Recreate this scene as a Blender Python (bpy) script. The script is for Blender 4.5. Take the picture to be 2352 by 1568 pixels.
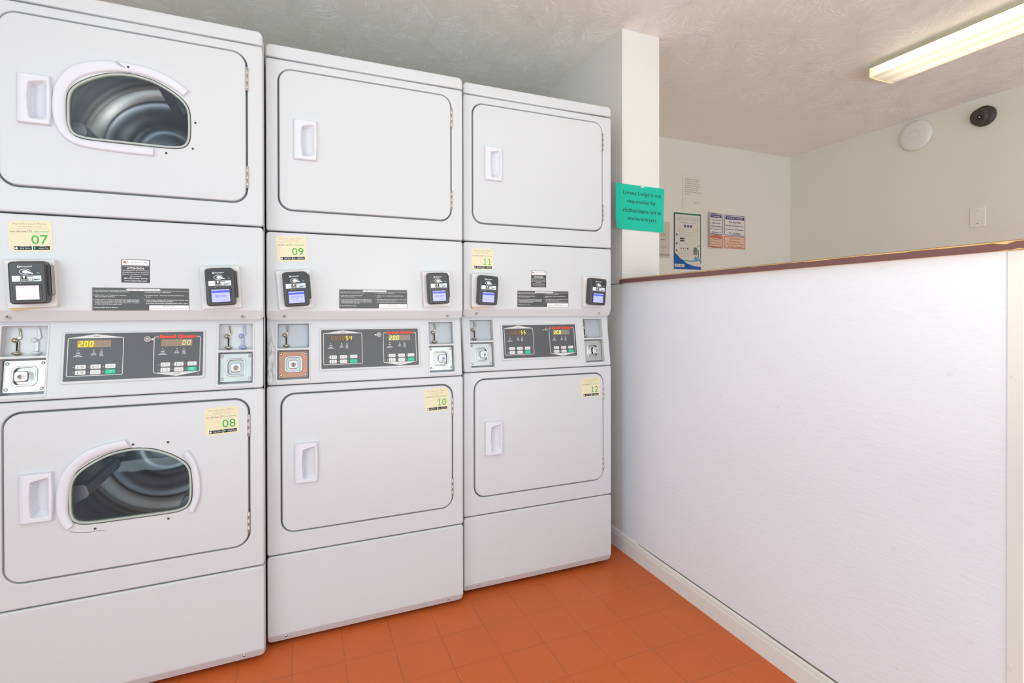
import bpy, bmesh, math, random
from mathutils import Matrix, Vector
from mathutils.geometry import tessellate_polygon

random.seed(4)
for o in list(bpy.data.objects):
    bpy.data.objects.remove(o, do_unlink=True)
SC = bpy.context.scene
COL = SC.collection

# ------------------------------------------------------------------ camera, world, light, exposure
SC.view_settings.view_transform = 'Standard'
SC.view_settings.look = 'None'
SC.view_settings.gamma = 1.0
SC.view_settings.use_curve_mapping = False
SC.view_settings.exposure = 0.06

cam_d = bpy.data.cameras.new('camera')
cam_d.sensor_width = 36.0
cam_d.lens = 1162.955 / 2352 * 36.0
cam_d.shift_y = -67.53 / 2352
cam_d.clip_start = 0.02
cam = bpy.data.objects.new('camera', cam_d)
COL.objects.link(cam)
R = Vector((0.92289581, -0.38504613, -0.00167448))
U = Vector((0.00303288, 0.0029206, 0.99999114))
F = Vector((0.38503782, 0.92289271, -0.00386321))
cam.matrix_world = Matrix(((R.x, U.x, -F.x, 0.1059), (R.y, U.y, -F.y, -1.87461), (R.z, U.z, -F.z, 1.13667), (0, 0, 0, 1)))
SC.camera = cam

world = bpy.data.worlds.new('sky')
SC.world = world
world.use_nodes = True
bg = world.node_tree.nodes['Background']
bg.inputs[0].default_value = (0.73, 0.885, 0.99, 1)
bg.inputs[1].default_value = 1.3


def area_light(name, loc, target, sx, sy, power, color):
    d = bpy.data.lights.new(name, 'AREA')
    d.shape = 'RECTANGLE'
    d.size, d.size_y = sx, sy
    d.energy = power
    d.color = color
    o = bpy.data.objects.new(name, d)
    COL.objects.link(o)
    o.location = loc
    o.rotation_euler = (Vector(target) - Vector(loc)).to_track_quat('-Z', 'Y').to_euler()
    return o


# daylight entering through the open side and front of the laundry room
area_light('daylight_side_opening', (-1.70, -2.55, 1.45), (1.0, -0.6, 1.35), 1.9, 1.7, 27, (0.78, 0.94, 1.0))
# low fill light added at the front opening to brighten the ceiling
area_light('added_low_uplight', (1.2, -4.1, 0.25), (1.4, -2.3, 2.4), 5.2, 0.5, 66, (0.75, 0.925, 0.98))

# added fill light beside the camera, aimed up like a bounced flash
area_light('added_flash_fill', (0.75, -2.15, 1.25), (0.95, -1.7, 2.4), 0.5, 0.5, 17.5, (1.0, 0.94, 0.84))

CYC = SC.cycles
CYC.max_bounces = 10
CYC.diffuse_bounces = 6
CYC.transparent_max_bounces = 12
CYC.use_denoising = True
CYC.sample_clamp_indirect = 6.0


# ------------------------------------------------------------------ materials
def lin(c):
    return tuple(((x / 255) / 12.92 if x / 255 <= 0.04045 else ((x / 255 + 0.055) / 1.055) ** 2.4) for x in c) + (1,)


MATS = {}


def mat(name, rgb, rough=0.5, metal=0.0, bump=0.0, bscale=80.0, var=0.03, vscale=6.0, emit=0.0, spec=0.5, coat=0.0, linear=False):
    """Principled material whose colour and relief come from noise nodes."""
    if name in MATS:
        return MATS[name]
    m = bpy.data.materials.new(name)
    m.use_nodes = True
    nt = m.node_tree
    N, Lk = nt.nodes, nt.links
    b = N['Principled BSDF']
    col = rgb + (1,) if linear else lin(rgb)
    tc = N.new('ShaderNodeTexCoord')
    nz = N.new('ShaderNodeTexNoise')
    nz.inputs['Scale'].default_value = vscale
    nz.inputs['Detail'].default_value = 3
    Lk.new(tc.outputs['Object'], nz.inputs['Vector'])
    mx = N.new('ShaderNodeMix')
    mx.data_type = 'RGBA'
    mx.inputs[6].default_value = tuple(c * (1 - var) for c in col[:3]) + (1,)
    mx.inputs[7].default_value = tuple(min(1, c * (1 + var)) for c in col[:3]) + (1,)
    Lk.new(nz.outputs['Fac'], mx.inputs[0])
    Lk.new(mx.outputs[2], b.inputs['Base Color'])
    b.inputs['Roughness'].default_value = rough
    b.inputs['Metallic'].default_value = metal
    b.inputs['Specular IOR Level'].default_value = spec
    b.inputs['Coat Weight'].default_value = coat
    if bump:
        n2 = N.new('ShaderNodeTexNoise')
        n2.inputs['Scale'].default_value = bscale
        n2.inputs['Detail'].default_value = 4
        Lk.new(tc.outputs['Object'], n2.inputs['Vector'])
        bp = N.new('ShaderNodeBump')
        bp.inputs['Strength'].default_value = bump
        bp.inputs['Distance'].default_value = 0.002
        Lk.new(n2.outputs['Fac'], bp.inputs['Height'])
        Lk.new(bp.outputs['Normal'], b.inputs['Normal'])
    if emit:
        b.inputs['Emission Color'].default_value = col
        b.inputs['Emission Strength'].default_value = emit
    MATS[name] = m
    return m


ENAMEL = mat('white_enamel', (206, 208, 210), 0.34, bump=0.05, bscale=260, var=0.008, vscale=3)
PLASTIC = mat('white_plastic', (217, 218, 224), 0.38, var=0.005)
GROOVE = mat('grey_rubber_seal', (122, 124, 128), 0.7)
DARKGAP = mat('dark_gap', (50, 44, 42), 0.8)
RUBBER = mat('pale_green_gasket', (176, 184, 176), 0.5)
STEEL = mat('zinc_steel', (196, 196, 192), 0.33, metal=0.85, bump=0.15, bscale=120, var=0.12, vscale=40)
CHROME = mat('polished_chrome', (225, 225, 228), 0.12, metal=1.0, var=0.02)
NICKEL = mat('brushed_nickel', (190, 180, 162), 0.28, metal=0.9, var=0.06, vscale=60)
COPPERY = mat('tarnished_copper_plate', (176, 132, 112), 0.35, metal=0.75, bump=0.1, var=0.12, vscale=50)
GREYPLATE = mat('grey_metal_plate', (178, 182, 188), 0.45, metal=0.2, var=0.04, vscale=30)
BLACK = mat('black_slot', (12, 12, 12), 0.7)
READER = mat('charcoal_plastic', (66, 66, 68), 0.38, bump=0.08, bscale=500)
READERFACE = mat('charcoal_face', (52, 52, 54), 0.3)
MOUNT = mat('mount_white_plastic', (222, 221, 219), 0.4)
INK = mat('black_ink', (22, 22, 24), 0.6, var=0.0)
WINK = mat('white_ink', (240, 240, 240), 0.5, var=0.0)
GREYINK = mat('grey_ink', (150, 148, 140), 0.6, var=0.0)
CREAM = mat('cream_sticker', (226, 216, 182), 0.45, var=0.02, vscale=25)
OLIVEINK = mat('olive_ink', (176, 172, 132), 0.6, var=0)
GREENINK = mat('green_ink', (34, 170, 34), 0.5, var=0)
PANEL = mat('graphite_panel', (84, 85, 88), 0.38, bump=0.1, bscale=900, var=0.06, vscale=300)
SILVERINK = mat('silver_ink', (216, 216, 214), 0.4, var=0.02)
REDINK = mat('red_logo', (236, 74, 44), 0.45, var=0)
BUTTON = mat('pale_button', (222, 222, 220), 0.4)
GREENBTN = mat('green_button', (16, 196, 150), 0.4)
LABELDARK = mat('dark_label', (74, 74, 74), 0.42, var=0.12, vscale=60)
LABELDARK2 = mat('attention_label_dark', (66, 62, 64), 0.45, var=0.04)
DISPTAN = mat('display_tan', (150, 134, 112), 0.3)
DISPDARK = mat('display_dark', (92, 72, 62), 0.3)
DISPGREY = mat('display_grey', (136, 134, 124), 0.3)
GHOST = mat('display_ghost_segments', (150, 118, 98), 0.35)
LIT = mat('display_lit_segments', (240, 236, 70), 0.4, emit=0.9)
LITDIM = mat('display_dim_segments', (228, 222, 150), 0.4, emit=0.25)
LEDOFF = mat('indicator_off', (226, 224, 224), 0.4)
LEDON = mat('indicator_lit', (214, 226, 60), 0.4, emit=1.0)
SCREENBLUE = mat('screen_pale_blue', (158, 160, 246), 0.3, emit=0.55)
SCREENBAR = mat('screen_blue_bar', (66, 74, 240), 0.3, emit=0.6)
SCREENTXT = mat('screen_text', (104, 104, 200), 0.3, emit=0.2)
SCREENWHITE = mat('screen_washed', (232, 226, 230), 0.3, emit=0.0)
DRUM = mat('galvanised_drum', (214, 216, 220), 0.36, metal=0.6, bump=0.04, bscale=30, var=0.1, vscale=12)
FLANGE = mat('pale_drum_flange', (224, 218, 210), 0.3, metal=0.25)
DRUMBACK = mat('drum_back', (170, 172, 176), 0.35, metal=0.5, var=0.1, vscale=20)
FOAM = mat('aged_yellow_foam', (226, 196, 138), 0.8, bump=0.5, bscale=300, var=0.1)
HINGE = mat('hinge_steel', (196, 190, 184), 0.35, metal=0.7, var=0.1, vscale=90)
LILACREFLECT = mat('lilac_reflection_plastic', (168, 172, 212), 0.4)  # lilac of the reflections put into the blank slot's base colour


def wall_material(name, rgb, bump=0.35, stretch=(1, 1, 1), marks=0.0, scale=90):
    m = bpy.data.materials.new(name)
    m.use_nodes = True
    N, Lk = m.node_tree.nodes, m.node_tree.links
    b = N['Principled BSDF']
    b.inputs['Roughness'].default_value = 0.62
    b.inputs['Specular IOR Level'].default_value = 0.3
    tc = N.new('ShaderNodeTexCoord')
    mp = N.new('ShaderNodeMapping')
    mp.inputs['Scale'].default_value = stretch
    Lk.new(tc.outputs['Object'], mp.inputs['Vector'])
    nz = N.new('ShaderNodeTexNoise')
    nz.inputs['Scale'].default_value = scale
    nz.inputs['Detail'].default_value = 5
    nz.inputs['Roughness'].default_value = 0.6
    Lk.new(mp.outputs[0], nz.inputs['Vector'])
    bp = N.new('ShaderNodeBump')
    bp.inputs['Strength'].default_value = bump
    bp.inputs['Distance'].default_value = 0.003
    Lk.new(nz.outputs['Fac'], bp.inputs['Height'])
    Lk.new(bp.outputs['Normal'], b.inputs['Normal'])
    n2 = N.new('ShaderNodeTexNoise')
    n2.inputs['Scale'].default_value = 2.2
    n2.inputs['Detail'].default_value = 3
    Lk.new(tc.outputs['Object'], n2.inputs['Vector'])
    mx = N.new('ShaderNodeMix')
    mx.data_type = 'RGBA'
    c = lin(rgb)
    mx.inputs[6].default_value = tuple(v * 0.975 for v in c[:3]) + (1,)
    mx.inputs[7].default_value = tuple(min(1, v * 1.02) for v in c[:3]) + (1,)
    Lk.new(n2.outputs['Fac'], mx.inputs[0])
    out = mx.outputs[2]
    if marks:
        n3 = N.new('ShaderNodeTexNoise')
        n3.inputs['Scale'].default_value = 26
        n3.inputs['Detail'].default_value = 2
        Lk.new(tc.outputs['Object'], n3.inputs['Vector'])
        rp = N.new('ShaderNodeValToRGB')
        rp.color_ramp.elements[0].position = 0.735
        rp.color_ramp.elements[0].color = (0, 0, 0, 1)
        rp.color_ramp.elements[1].position = 0.76
        rp.color_ramp.elements[1].color = (1, 1, 1, 1)
        Lk.new(n3.outputs['Fac'], rp.inputs[0])
        ml = N.new('ShaderNodeMath')
        ml.operation = 'MULTIPLY'
        ml.inputs[1].default_value = marks
        Lk.new(rp.outputs[0], ml.inputs[0])
        m2 = N.new('ShaderNodeMix')
        m2.data_type = 'RGBA'
        m2.inputs[7].default_value = (0.35, 0.3, 0.26, 1)
        Lk.new(ml.outputs[0], m2.inputs[0])
        Lk.new(out, m2.inputs[6])
        out = m2.outputs[2]
    Lk.new(out, b.inputs['Base Color'])
    return m


WALLP = wall_material('half_wall_paint', (232, 238, 244), 0.45, (1, 1, 3.2), marks=0.10, scale=34)
WALLC = wall_material('column_paint', (226, 224, 220), 0.35, (1, 1, 0.7), scale=70)
WALLB = wall_material('back_room_paint', (227, 225, 214), 0.25, scale=110)
TRIMW = wall_material('trim_paint', (228, 228, 224), 0.15, scale=60, marks=0.12)


def ceiling_material():
    """Crow's-foot stomped plaster: fans of fine ridges around scattered centres."""
    m = bpy.data.materials.new('stomped_plaster_ceiling')
    m.use_nodes = True
    N, Lk = m.node_tree.nodes, m.node_tree.links
    b = N['Principled BSDF']
    b.inputs['Roughness'].default_value = 0.42
    b.inputs['Specular IOR Level'].default_value = 0.55
    tc = N.new('ShaderNodeTexCoord')

    def math_(op, a, c=None):
        n = N.new('ShaderNodeMath')
        n.operation = op
        for i, v in enumerate((a, c)):
            if v is None:
                continue
            if isinstance(v, (int, float)):
                n.inputs[i].default_value = v
            else:
                Lk.new(v, n.inputs[i])
        return n.outputs[0]

    hs = []
    for k, (cell, seed) in enumerate(((4.3, 0.0), (5.0, 3.7))):
        mp = N.new('ShaderNodeMapping')
        mp.inputs['Location'].default_value = (seed, seed * 0.6, 0)
        mp.inputs['Rotation'].default_value = (0, 0, seed)
        Lk.new(tc.outputs['Object'], mp.inputs['Vector'])
        vo = N.new('ShaderNodeTexVoronoi')
        vo.voronoi_dimensions = '2D'
        vo.inputs['Scale'].default_value = cell
        vo.inputs['Randomness'].default_value = 0.9
        Lk.new(mp.outputs[0], vo.inputs['Vector'])
        wn = N.new('ShaderNodeTexNoise')
        wn.inputs['Scale'].default_value = 16
        wn.inputs['Detail'].default_value = 2
        Lk.new(mp.outputs[0], wn.inputs['Vector'])
        ws = N.new('ShaderNodeVectorMath')
        ws.operation = 'MULTIPLY_ADD'
        ws.inputs[1].default_value = (0.05, 0.05, 0.0)
        Lk.new(wn.outputs['Color'], ws.inputs[0])
        Lk.new(mp.outputs[0], ws.inputs[2])
        sub = N.new('ShaderNodeVectorMath')
        sub.operation = 'SUBTRACT'
        Lk.new(ws.outputs[0], sub.inputs[0])
        Lk.new(vo.outputs['Position'], sub.inputs[1])
        sp = N.new('ShaderNodeSeparateXYZ')
        Lk.new(sub.outputs[0], sp.inputs[0])
        ang = math_('ARCTAN2', sp.outputs[1], sp.outputs[0])
        ln = N.new('ShaderNodeVectorMath')
        ln.operation = 'LENGTH'
        Lk.new(sub.outputs[0], ln.inputs[0])
        rad = ln.outputs['Value']
        sc = N.new('ShaderNodeSeparateColor')
        Lk.new(vo.outputs['Color'], sc.inputs[0])
        cb = N.new('ShaderNodeCombineXYZ')
        Lk.new(math_('MULTIPLY', ang, 9.5), cb.inputs[0])
        Lk.new(math_('MULTIPLY', rad, 20.0), cb.inputs[1])
        Lk.new(math_('MULTIPLY', sc.outputs[0], 60.0), cb.inputs[2])
        nz = N.new('ShaderNodeTexNoise')
        nz.inputs['Scale'].default_value = 1.5
        nz.inputs['Detail'].default_value = 2.0
        nz.inputs['Distortion'].default_value = 0.35
        Lk.new(cb.outputs[0], nz.inputs['Vector'])
        # thin ridge lines where the noise crosses its middle value
        d = math_('ABSOLUTE', math_('SUBTRACT', nz.outputs['Fac'], 0.5))
        ridge = math_('MAXIMUM', math_('SUBTRACT', 1.0, math_('MULTIPLY', d, 21.0)), 0.0)
        # patches where the brush left no lines
        pm = N.new('ShaderNodeTexNoise')
        pm.inputs['Scale'].default_value = 7
        pm.inputs['Detail'].default_value = 2
        Lk.new(mp.outputs[0], pm.inputs['Vector'])
        rp = N.new('ShaderNodeValToRGB')
        rp.color_ramp.elements[0].position = 0.44
        rp.color_ramp.elements[1].position = 0.58
        Lk.new(pm.outputs['Fac'], rp.inputs[0])
        inner = math_('MAXIMUM', math_('MINIMUM', math_('MULTIPLY', math_('SUBTRACT', rad, 0.040), 26.0), 1.0), 0.0)
        hs.append(math_('MULTIPLY', math_('MULTIPLY', ridge, inner), rp.outputs[0]))
    h = math_('MAXIMUM', hs[0], hs[1])
    # the plasterer left the strip along the far wall of the back room smooth
    wp = N.new('ShaderNodeSeparateXYZ')
    Lk.new(tc.outputs['Object'], wp.inputs[0])
    fy = N.new('ShaderNodeMapRange')
    fy.inputs['From Min'].default_value = 0.32
    fy.inputs['From Max'].default_value = 0.62
    Lk.new(wp.outputs[1], fy.inputs[0])
    smooth_ = math_('MULTIPLY', fy.outputs[0], math_('GREATER_THAN', wp.outputs[0], 1.6))
    h = math_('MULTIPLY', h, math_('SUBTRACT', 1.0, math_('MULTIPLY', smooth_, 0.92)))
    fine = N.new('ShaderNodeTexNoise')
    fine.inputs['Scale'].default_value = 60
    fine.inputs['Detail'].default_value = 3
    Lk.new(tc.outputs['Object'], fine.inputs['Vector'])
    hh = math_('ADD', h, math_('MULTIPLY', fine.outputs['Fac'], 0.12))
    bp = N.new('ShaderNodeBump')
    bp.inputs['Strength'].default_value = 0.6
    bp.inputs['Distance'].default_value = 0.0016
    Lk.new(hh, bp.inputs['Height'])
    Lk.new(bp.outputs['Normal'], b.inputs['Normal'])
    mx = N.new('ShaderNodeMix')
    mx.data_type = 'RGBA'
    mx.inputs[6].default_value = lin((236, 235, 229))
    mx.inputs[7].default_value = (0.99, 0.99, 0.97, 1)  # ridge crests coloured paler, painting in the light they would catch
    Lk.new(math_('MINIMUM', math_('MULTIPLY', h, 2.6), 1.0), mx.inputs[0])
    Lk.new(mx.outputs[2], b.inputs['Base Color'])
    return m


def floor_material():
    m = bpy.data.materials.new('terracotta_tile')
    m.use_nodes = True
    N, Lk = m.node_tree.nodes, m.node_tree.links
    b = N['Principled BSDF']
    tc = N.new('ShaderNodeTexCoord')
    mp = N.new('ShaderNodeMapping')
    mp.inputs['Location'].default_value = (-0.0770 + 0.159 * 40, 0.1555 + 0.169 * 40, 0)
    Lk.new(tc.outputs['Object'], mp.inputs['Vector'])
    br = N.new('ShaderNodeTexBrick')
    br.offset = 0.0
    br.squash = 1.0
    br.inputs['Scale'].default_value = 1.0
    br.inputs['Brick Width'].default_value = 0.159
    br.inputs['Row Height'].default_value = 0.169
    br.inputs['Mortar Size'].default_value = 0.0016
    br.inputs['Mortar Smooth'].default_value = 0.4
    br.inputs['Bias'].default_value = 0.0
    br.inputs['Color1'].default_value = lin((196, 92, 46))
    br.inputs['Color2'].default_value = lin((188, 86, 42))
    br.inputs['Mortar'].default_value = lin((168, 104, 76))
    # slightly wandering joints
    nw = N.new('ShaderNodeTexNoise')
    nw.inputs['Scale'].default_value = 18
    Lk.new(tc.outputs['Object'], nw.inputs['Vector'])
    sb = N.new('ShaderNodeVectorMath')
    sb.operation = 'SUBTRACT'
    sb.inputs[1].default_value = (0.5, 0.5, 0.5)
    Lk.new(nw.outputs['Color'], sb.inputs[0])
    sc = N.new('ShaderNodeVectorMath')
    sc.operation = 'SCALE'
    sc.inputs['Scale'].default_value = 0.0022
    Lk.new(sb.outputs[0], sc.inputs[0])
    ad = N.new('ShaderNodeVectorMath')
    ad.operation = 'ADD'
    Lk.new(mp.outputs[0], ad.inputs[0])
    Lk.new(sc.outputs[0], ad.inputs[1])
    Lk.new(ad.outputs[0], br.inputs['Vector'])
    n1 = N.new('ShaderNodeTexNoise')
    n1.inputs['Scale'].default_value = 5
    n1.inputs['Detail'].default_value = 5
    Lk.new(tc.outputs['Object'], n1.inputs['Vector'])
    mx = N.new('ShaderNodeMix')
    mx.data_type = 'RGBA'
    mx.blend_type = 'MULTIPLY'
    mx.inputs[0].default_value = 1.0
    rp = N.new('ShaderNodeValToRGB')
    rp.color_ramp.elements[0].color = (0.90, 0.90, 0.90, 1)
    rp.color_ramp.elements[1].color = (1.06, 1.05, 1.05, 1)
    Lk.new(n1.outputs['Fac'], rp.inputs[0])
    # joints worn away in places: mix mortar back to tile colour
    n4 = N.new('ShaderNodeTexNoise')
    n4.inputs['Scale'].default_value = 4.5
    n4.inputs['Detail'].default_value = 3
    Lk.new(tc.outputs['Object'], n4.inputs['Vector'])
    r4 = N.new('ShaderNodeValToRGB')
    r4.color_ramp.elements[0].position = 0.35
    r4.color_ramp.elements[0].color = (0.25, 0.25, 0.25, 1)
    r4.color_ramp.elements[1].position = 0.62
    Lk.new(n4.outputs['Fac'], r4.inputs[0])
    fm = N.new('ShaderNodeMath')
    fm.operation = 'MULTIPLY'
    Lk.new(br.outputs['Fac'], fm.inputs[0])
    Lk.new(r4.outputs[0], fm.inputs[1])
    mj = N.new('ShaderNodeMix')
    mj.data_type = 'RGBA'
    mj.inputs[6].default_value = lin((207, 102, 47))
    mj.inputs[7].default_value = lin((172, 98, 60))
    Lk.new(fm.outputs[0], mj.inputs[0])
    Lk.new(mj.outputs[2], mx.inputs[6])
    Lk.new(rp.outputs[0], mx.inputs[7])
    # pale specks of dropped lint and paint
    vs = N.new('ShaderNodeTexVoronoi')
    vs.inputs['Scale'].default_value = 16
    Lk.new(tc.outputs['Object'], vs.inputs['Vector'])
    ls = N.new('ShaderNodeMath')
    ls.operation = 'LESS_THAN'
    ls.inputs[1].default_value = 0.028
    Lk.new(vs.outputs['Distance'], ls.inputs[0])
    l2 = N.new('ShaderNodeMath')
    l2.operation = 'MULTIPLY'
    l2.inputs[1].default_value = 0.6
    Lk.new(ls.outputs[0], l2.inputs[0])
    ms = N.new('ShaderNodeMix')
    ms.data_type = 'RGBA'
    ms.inputs[7].default_value = lin((226, 190, 170))
    Lk.new(l2.outputs[0], ms.inputs[0])
    Lk.new(mx.outputs[2], ms.inputs[6])
    Lk.new(ms.outputs[2], b.inputs['Base Color'])
    b.inputs['Roughness'].default_value = 0.42
    b.inputs['Specular IOR Level'].default_value = 0.35
    bp = N.new('ShaderNodeBump')
    bp.inputs['Strength'].default_value = 0.5
    bp.inputs['Distance'].default_value = 0.002
    bp.invert = True
    Lk.new(br.outputs['Fac'], bp.inputs['Height'])
    n5 = N.new('ShaderNodeTexNoise')
    n5.inputs['Scale'].default_value = 25
    Lk.new(tc.outputs['Object'], n5.inputs['Vector'])
    b2 = N.new('ShaderNodeBump')
    b2.inputs['Strength'].default_value = 0.12
    b2.inputs['Distance'].default_value = 0.002
    Lk.new(n5.outputs['Fac'], b2.inputs['Height'])
    Lk.new(bp.outputs['Normal'], b2.inputs['Normal'])
    Lk.new(b2.outputs['Normal'], b.inputs['Normal'])
    return m


def glass_material():
    m = bpy.data.materials.new('tinted_window_glass')
    m.use_nodes = True
    N, Lk = m.node_tree.nodes, m.node_tree.links
    N.remove(N['Principled BSDF'])
    out = N['Material Output']
    tr = N.new('ShaderNodeBsdfTransparent')
    tr.inputs[0].default_value = (0.90, 0.93, 0.96, 1)
    gl = N.new('ShaderNodeBsdfGlossy')
    gl.inputs['Roughness'].default_value = 0.03
    fr = N.new('ShaderNodeFresnel')
    fr.inputs['IOR'].default_value = 1.3
    tc = N.new('ShaderNodeTexCoord')
    nz = N.new('ShaderNodeTexNoise')
    nz.inputs['Scale'].default_value = 7
    Lk.new(tc.outputs['Object'], nz.inputs['Vector'])
    bp = N.new('ShaderNodeBump')
    bp.inputs['Strength'].default_value = 0.2
    bp.inputs['Distance'].default_value = 0.004
    Lk.new(nz.outputs['Fac'], bp.inputs['Height'])
    Lk.new(bp.outputs['Normal'], gl.inputs['Normal'])
    mx = N.new('ShaderNodeMixShader')
    Lk.new(fr.outputs[0], mx.inputs[0])
    Lk.new(tr.outputs[0], mx.inputs[1])
    Lk.new(gl.outputs[0], mx.inputs[2])
    Lk.new(mx.outputs[0], out.inputs[0])
    return m


def grime_enamel():
    """white enamel with black scuffs worn along the left edge of the control panel"""
    m = ENAMEL.copy()
    m.name = 'scuffed_white_enamel'
    N, Lk = m.node_tree.nodes, m.node_tree.links
    b = N['Principled BSDF']
    tc = N.new('ShaderNodeTexCoord')
    sp = N.new('ShaderNodeSeparateXYZ')
    Lk.new(tc.outputs['Object'], sp.inputs[0])
    mr = N.new('ShaderNodeMapRange')
    mr.inputs['From Min'].default_value = 0.008
    mr.inputs['From Max'].default_value = 0.035
    mr.inputs['To Min'].default_value = 1.0
    mr.inputs['To Max'].default_value = 0.0
    Lk.new(sp.outputs[0], mr.inputs[0])
    mz = N.new('ShaderNodeMapRange')
    mz.inputs['From Min'].default_value = 1.10
    mz.inputs['From Max'].default_value = 1.00
    Lk.new(sp.outputs[2], mz.inputs[0])
    mp = N.new('ShaderNodeMapping')
    mp.inputs['Scale'].default_value = (150, 150, 28)
    Lk.new(tc.outputs['Object'], mp.inputs['Vector'])
    nz = N.new('ShaderNodeTexNoise')
    nz.inputs['Scale'].default_value = 1
    nz.inputs['Detail'].default_value = 5
    Lk.new(mp.outputs[0], nz.inputs['Vector'])
    rp = N.new('ShaderNodeValToRGB')
    rp.color_ramp.elements[0].position = 0.42
    rp.color_ramp.elements[1].position = 0.68
    Lk.new(nz.outputs['Fac'], rp.inputs[0])
    a = N.new('ShaderNodeMath')
    a.operation = 'MULTIPLY'
    Lk.new(mr.outputs[0], a.inputs[0])
    Lk.new(rp.outputs[0], a.inputs[1])
    a2 = N.new('ShaderNodeMath')
    a2.operation = 'MULTIPLY'
    Lk.new(a.outputs[0], a2.inputs[0])
    Lk.new(mz.outputs[0], a2.inputs[1])
    a3 = N.new('ShaderNodeMath')
    a3.operation = 'MULTIPLY'
    a3.inputs[1].default_value = 0.85
    Lk.new(a2.outputs[0], a3.inputs[0])
    mx = N.new('ShaderNodeMix')
    mx.data_type = 'RGBA'
    src = b.inputs['Base Color'].links[0].from_socket
    Lk.new(a3.outputs[0], mx.inputs[0])
    Lk.new(src, mx.inputs[6])
    mx.inputs[7].default_value = (0.06, 0.055, 0.05, 1)
    Lk.new(mx.outputs[2], b.inputs['Base Color'])
    return m


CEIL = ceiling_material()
FLOOR = floor_material()
GLASS = glass_material()
SCUFFED = grime_enamel()

# ------------------------------------------------------------------ mesh building
FRONT = Matrix(((1, 0, 0, 0), (0, 0, -1, 0), (0, 1, 0, 0), (0, 0, 0, 1)))   # u right, v up, w towards the viewer


def front(x=0.0, z=0.0, y=0.0, tilt=0.0):
    return Matrix.Translation((x, y, z)) @ FRONT @ Matrix.Rotation(tilt, 4, 'Z')


def rrect(x0, x1, y0, y1, r, n=6):
    r = min(r, (x1 - x0) / 2 - 1e-5, (y1 - y0) / 2 - 1e-5)
    if r <= 1e-5:
        return [(x0, y0), (x1, y0), (x1, y1), (x0, y1)]
    pts = []
    for cx, cy, a0 in ((x1 - r, y0 + r, -90), (x1 - r, y1 - r, 0), (x0 + r, y1 - r, 90), (x0 + r, y0 + r, 180)):
        for k in range(n + 1):
            a = math.radians(a0 + 90 * k / n)
            pts.append((cx + r * math.cos(a), cy + r * math.sin(a)))
    return pts


def offset(pts, d):
    """shift a CCW loop inwards by d"""
    n = len(pts)
    out = []
    for i in range(n):
        p0, p1, p2 = Vector(pts[i - 1]), Vector(pts[i]), Vector(pts[(i + 1) % n])
        e1, e2 = (p1 - p0), (p2 - p1)
        if e1.length < 1e-9:
            e1 = e2
        if e2.length < 1e-9:
            e2 = e1
        e1.normalize()
        e2.normalize()
        n1, n2 = Vector((-e1.y, e1.x)), Vector((-e2.y, e2.x))
        s = (n1 + n2)
        s = s / max(s.length_squared / 2, 0.3)
        out.append((p1.x + s.x * d, p1.y + s.y * d))
    return out


def smooth_loop(pts, k=4, closed=True):
    n = len(pts)
    out = []
    rng = range(n) if closed else range(n - 1)
    for i in rng:
        if closed:
            p = [Vector(pts[(i + j) % n]) for j in (-1, 0, 1, 2)]
        else:
            p = [Vector(pts[min(max(i + j, 0), n - 1)]) for j in (-1, 0, 1, 2)]
        for q in range(k):
            t = q / k
            v = 0.5 * ((2 * p[1]) + (p[2] - p[0]) * t + (2 * p[0] - 5 * p[1] + 4 * p[2] - p[3]) * t * t + (3 * p[1] - p[0] - 3 * p[2] + p[3]) * t ** 3)
            out.append((v.x, v.y))
    if not closed:
        out.append(tuple(pts[-1]))
    return out


TEXT_CACHE = {}


def text_geo(s, bold=False, align='CENTER', line=1.0):
    key = (s, bold, align, line)
    if key in TEXT_CACHE:
        return TEXT_CACHE[key]
    cu = bpy.data.curves.new('writing', 'FONT')
    cu.body = s
    cu.size = 1.0
    cu.resolution_u = 3
    cu.align_x = align
    cu.space_line = line
    if bold:
        cu.offset = 0.018 if bold is True else bold
    ob = bpy.data.objects.new('writing', cu)
    me = ob.to_mesh()
    vs = [(v.co.x, v.co.y) for v in me.vertices]
    fs = [tuple(f.vertices) for f in me.polygons]
    ob.to_mesh_clear()
    bpy.data.objects.remove(ob)
    bpy.data.curves.remove(cu)
    if not vs:
        vs, fs = [(0, 0), (1, 0), (1, 1)], []
    xs, ys = [v[0] for v in vs], [v[1] for v in vs]
    TEXT_CACHE[key] = (vs, fs, min(xs), max(xs), min(ys), max(ys))
    return TEXT_CACHE[key]


SEG = {'0': 'abcdef', '2': 'abged', '4': 'fgbc', '5': 'afgcd', '8': 'abcdefg'}


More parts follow.
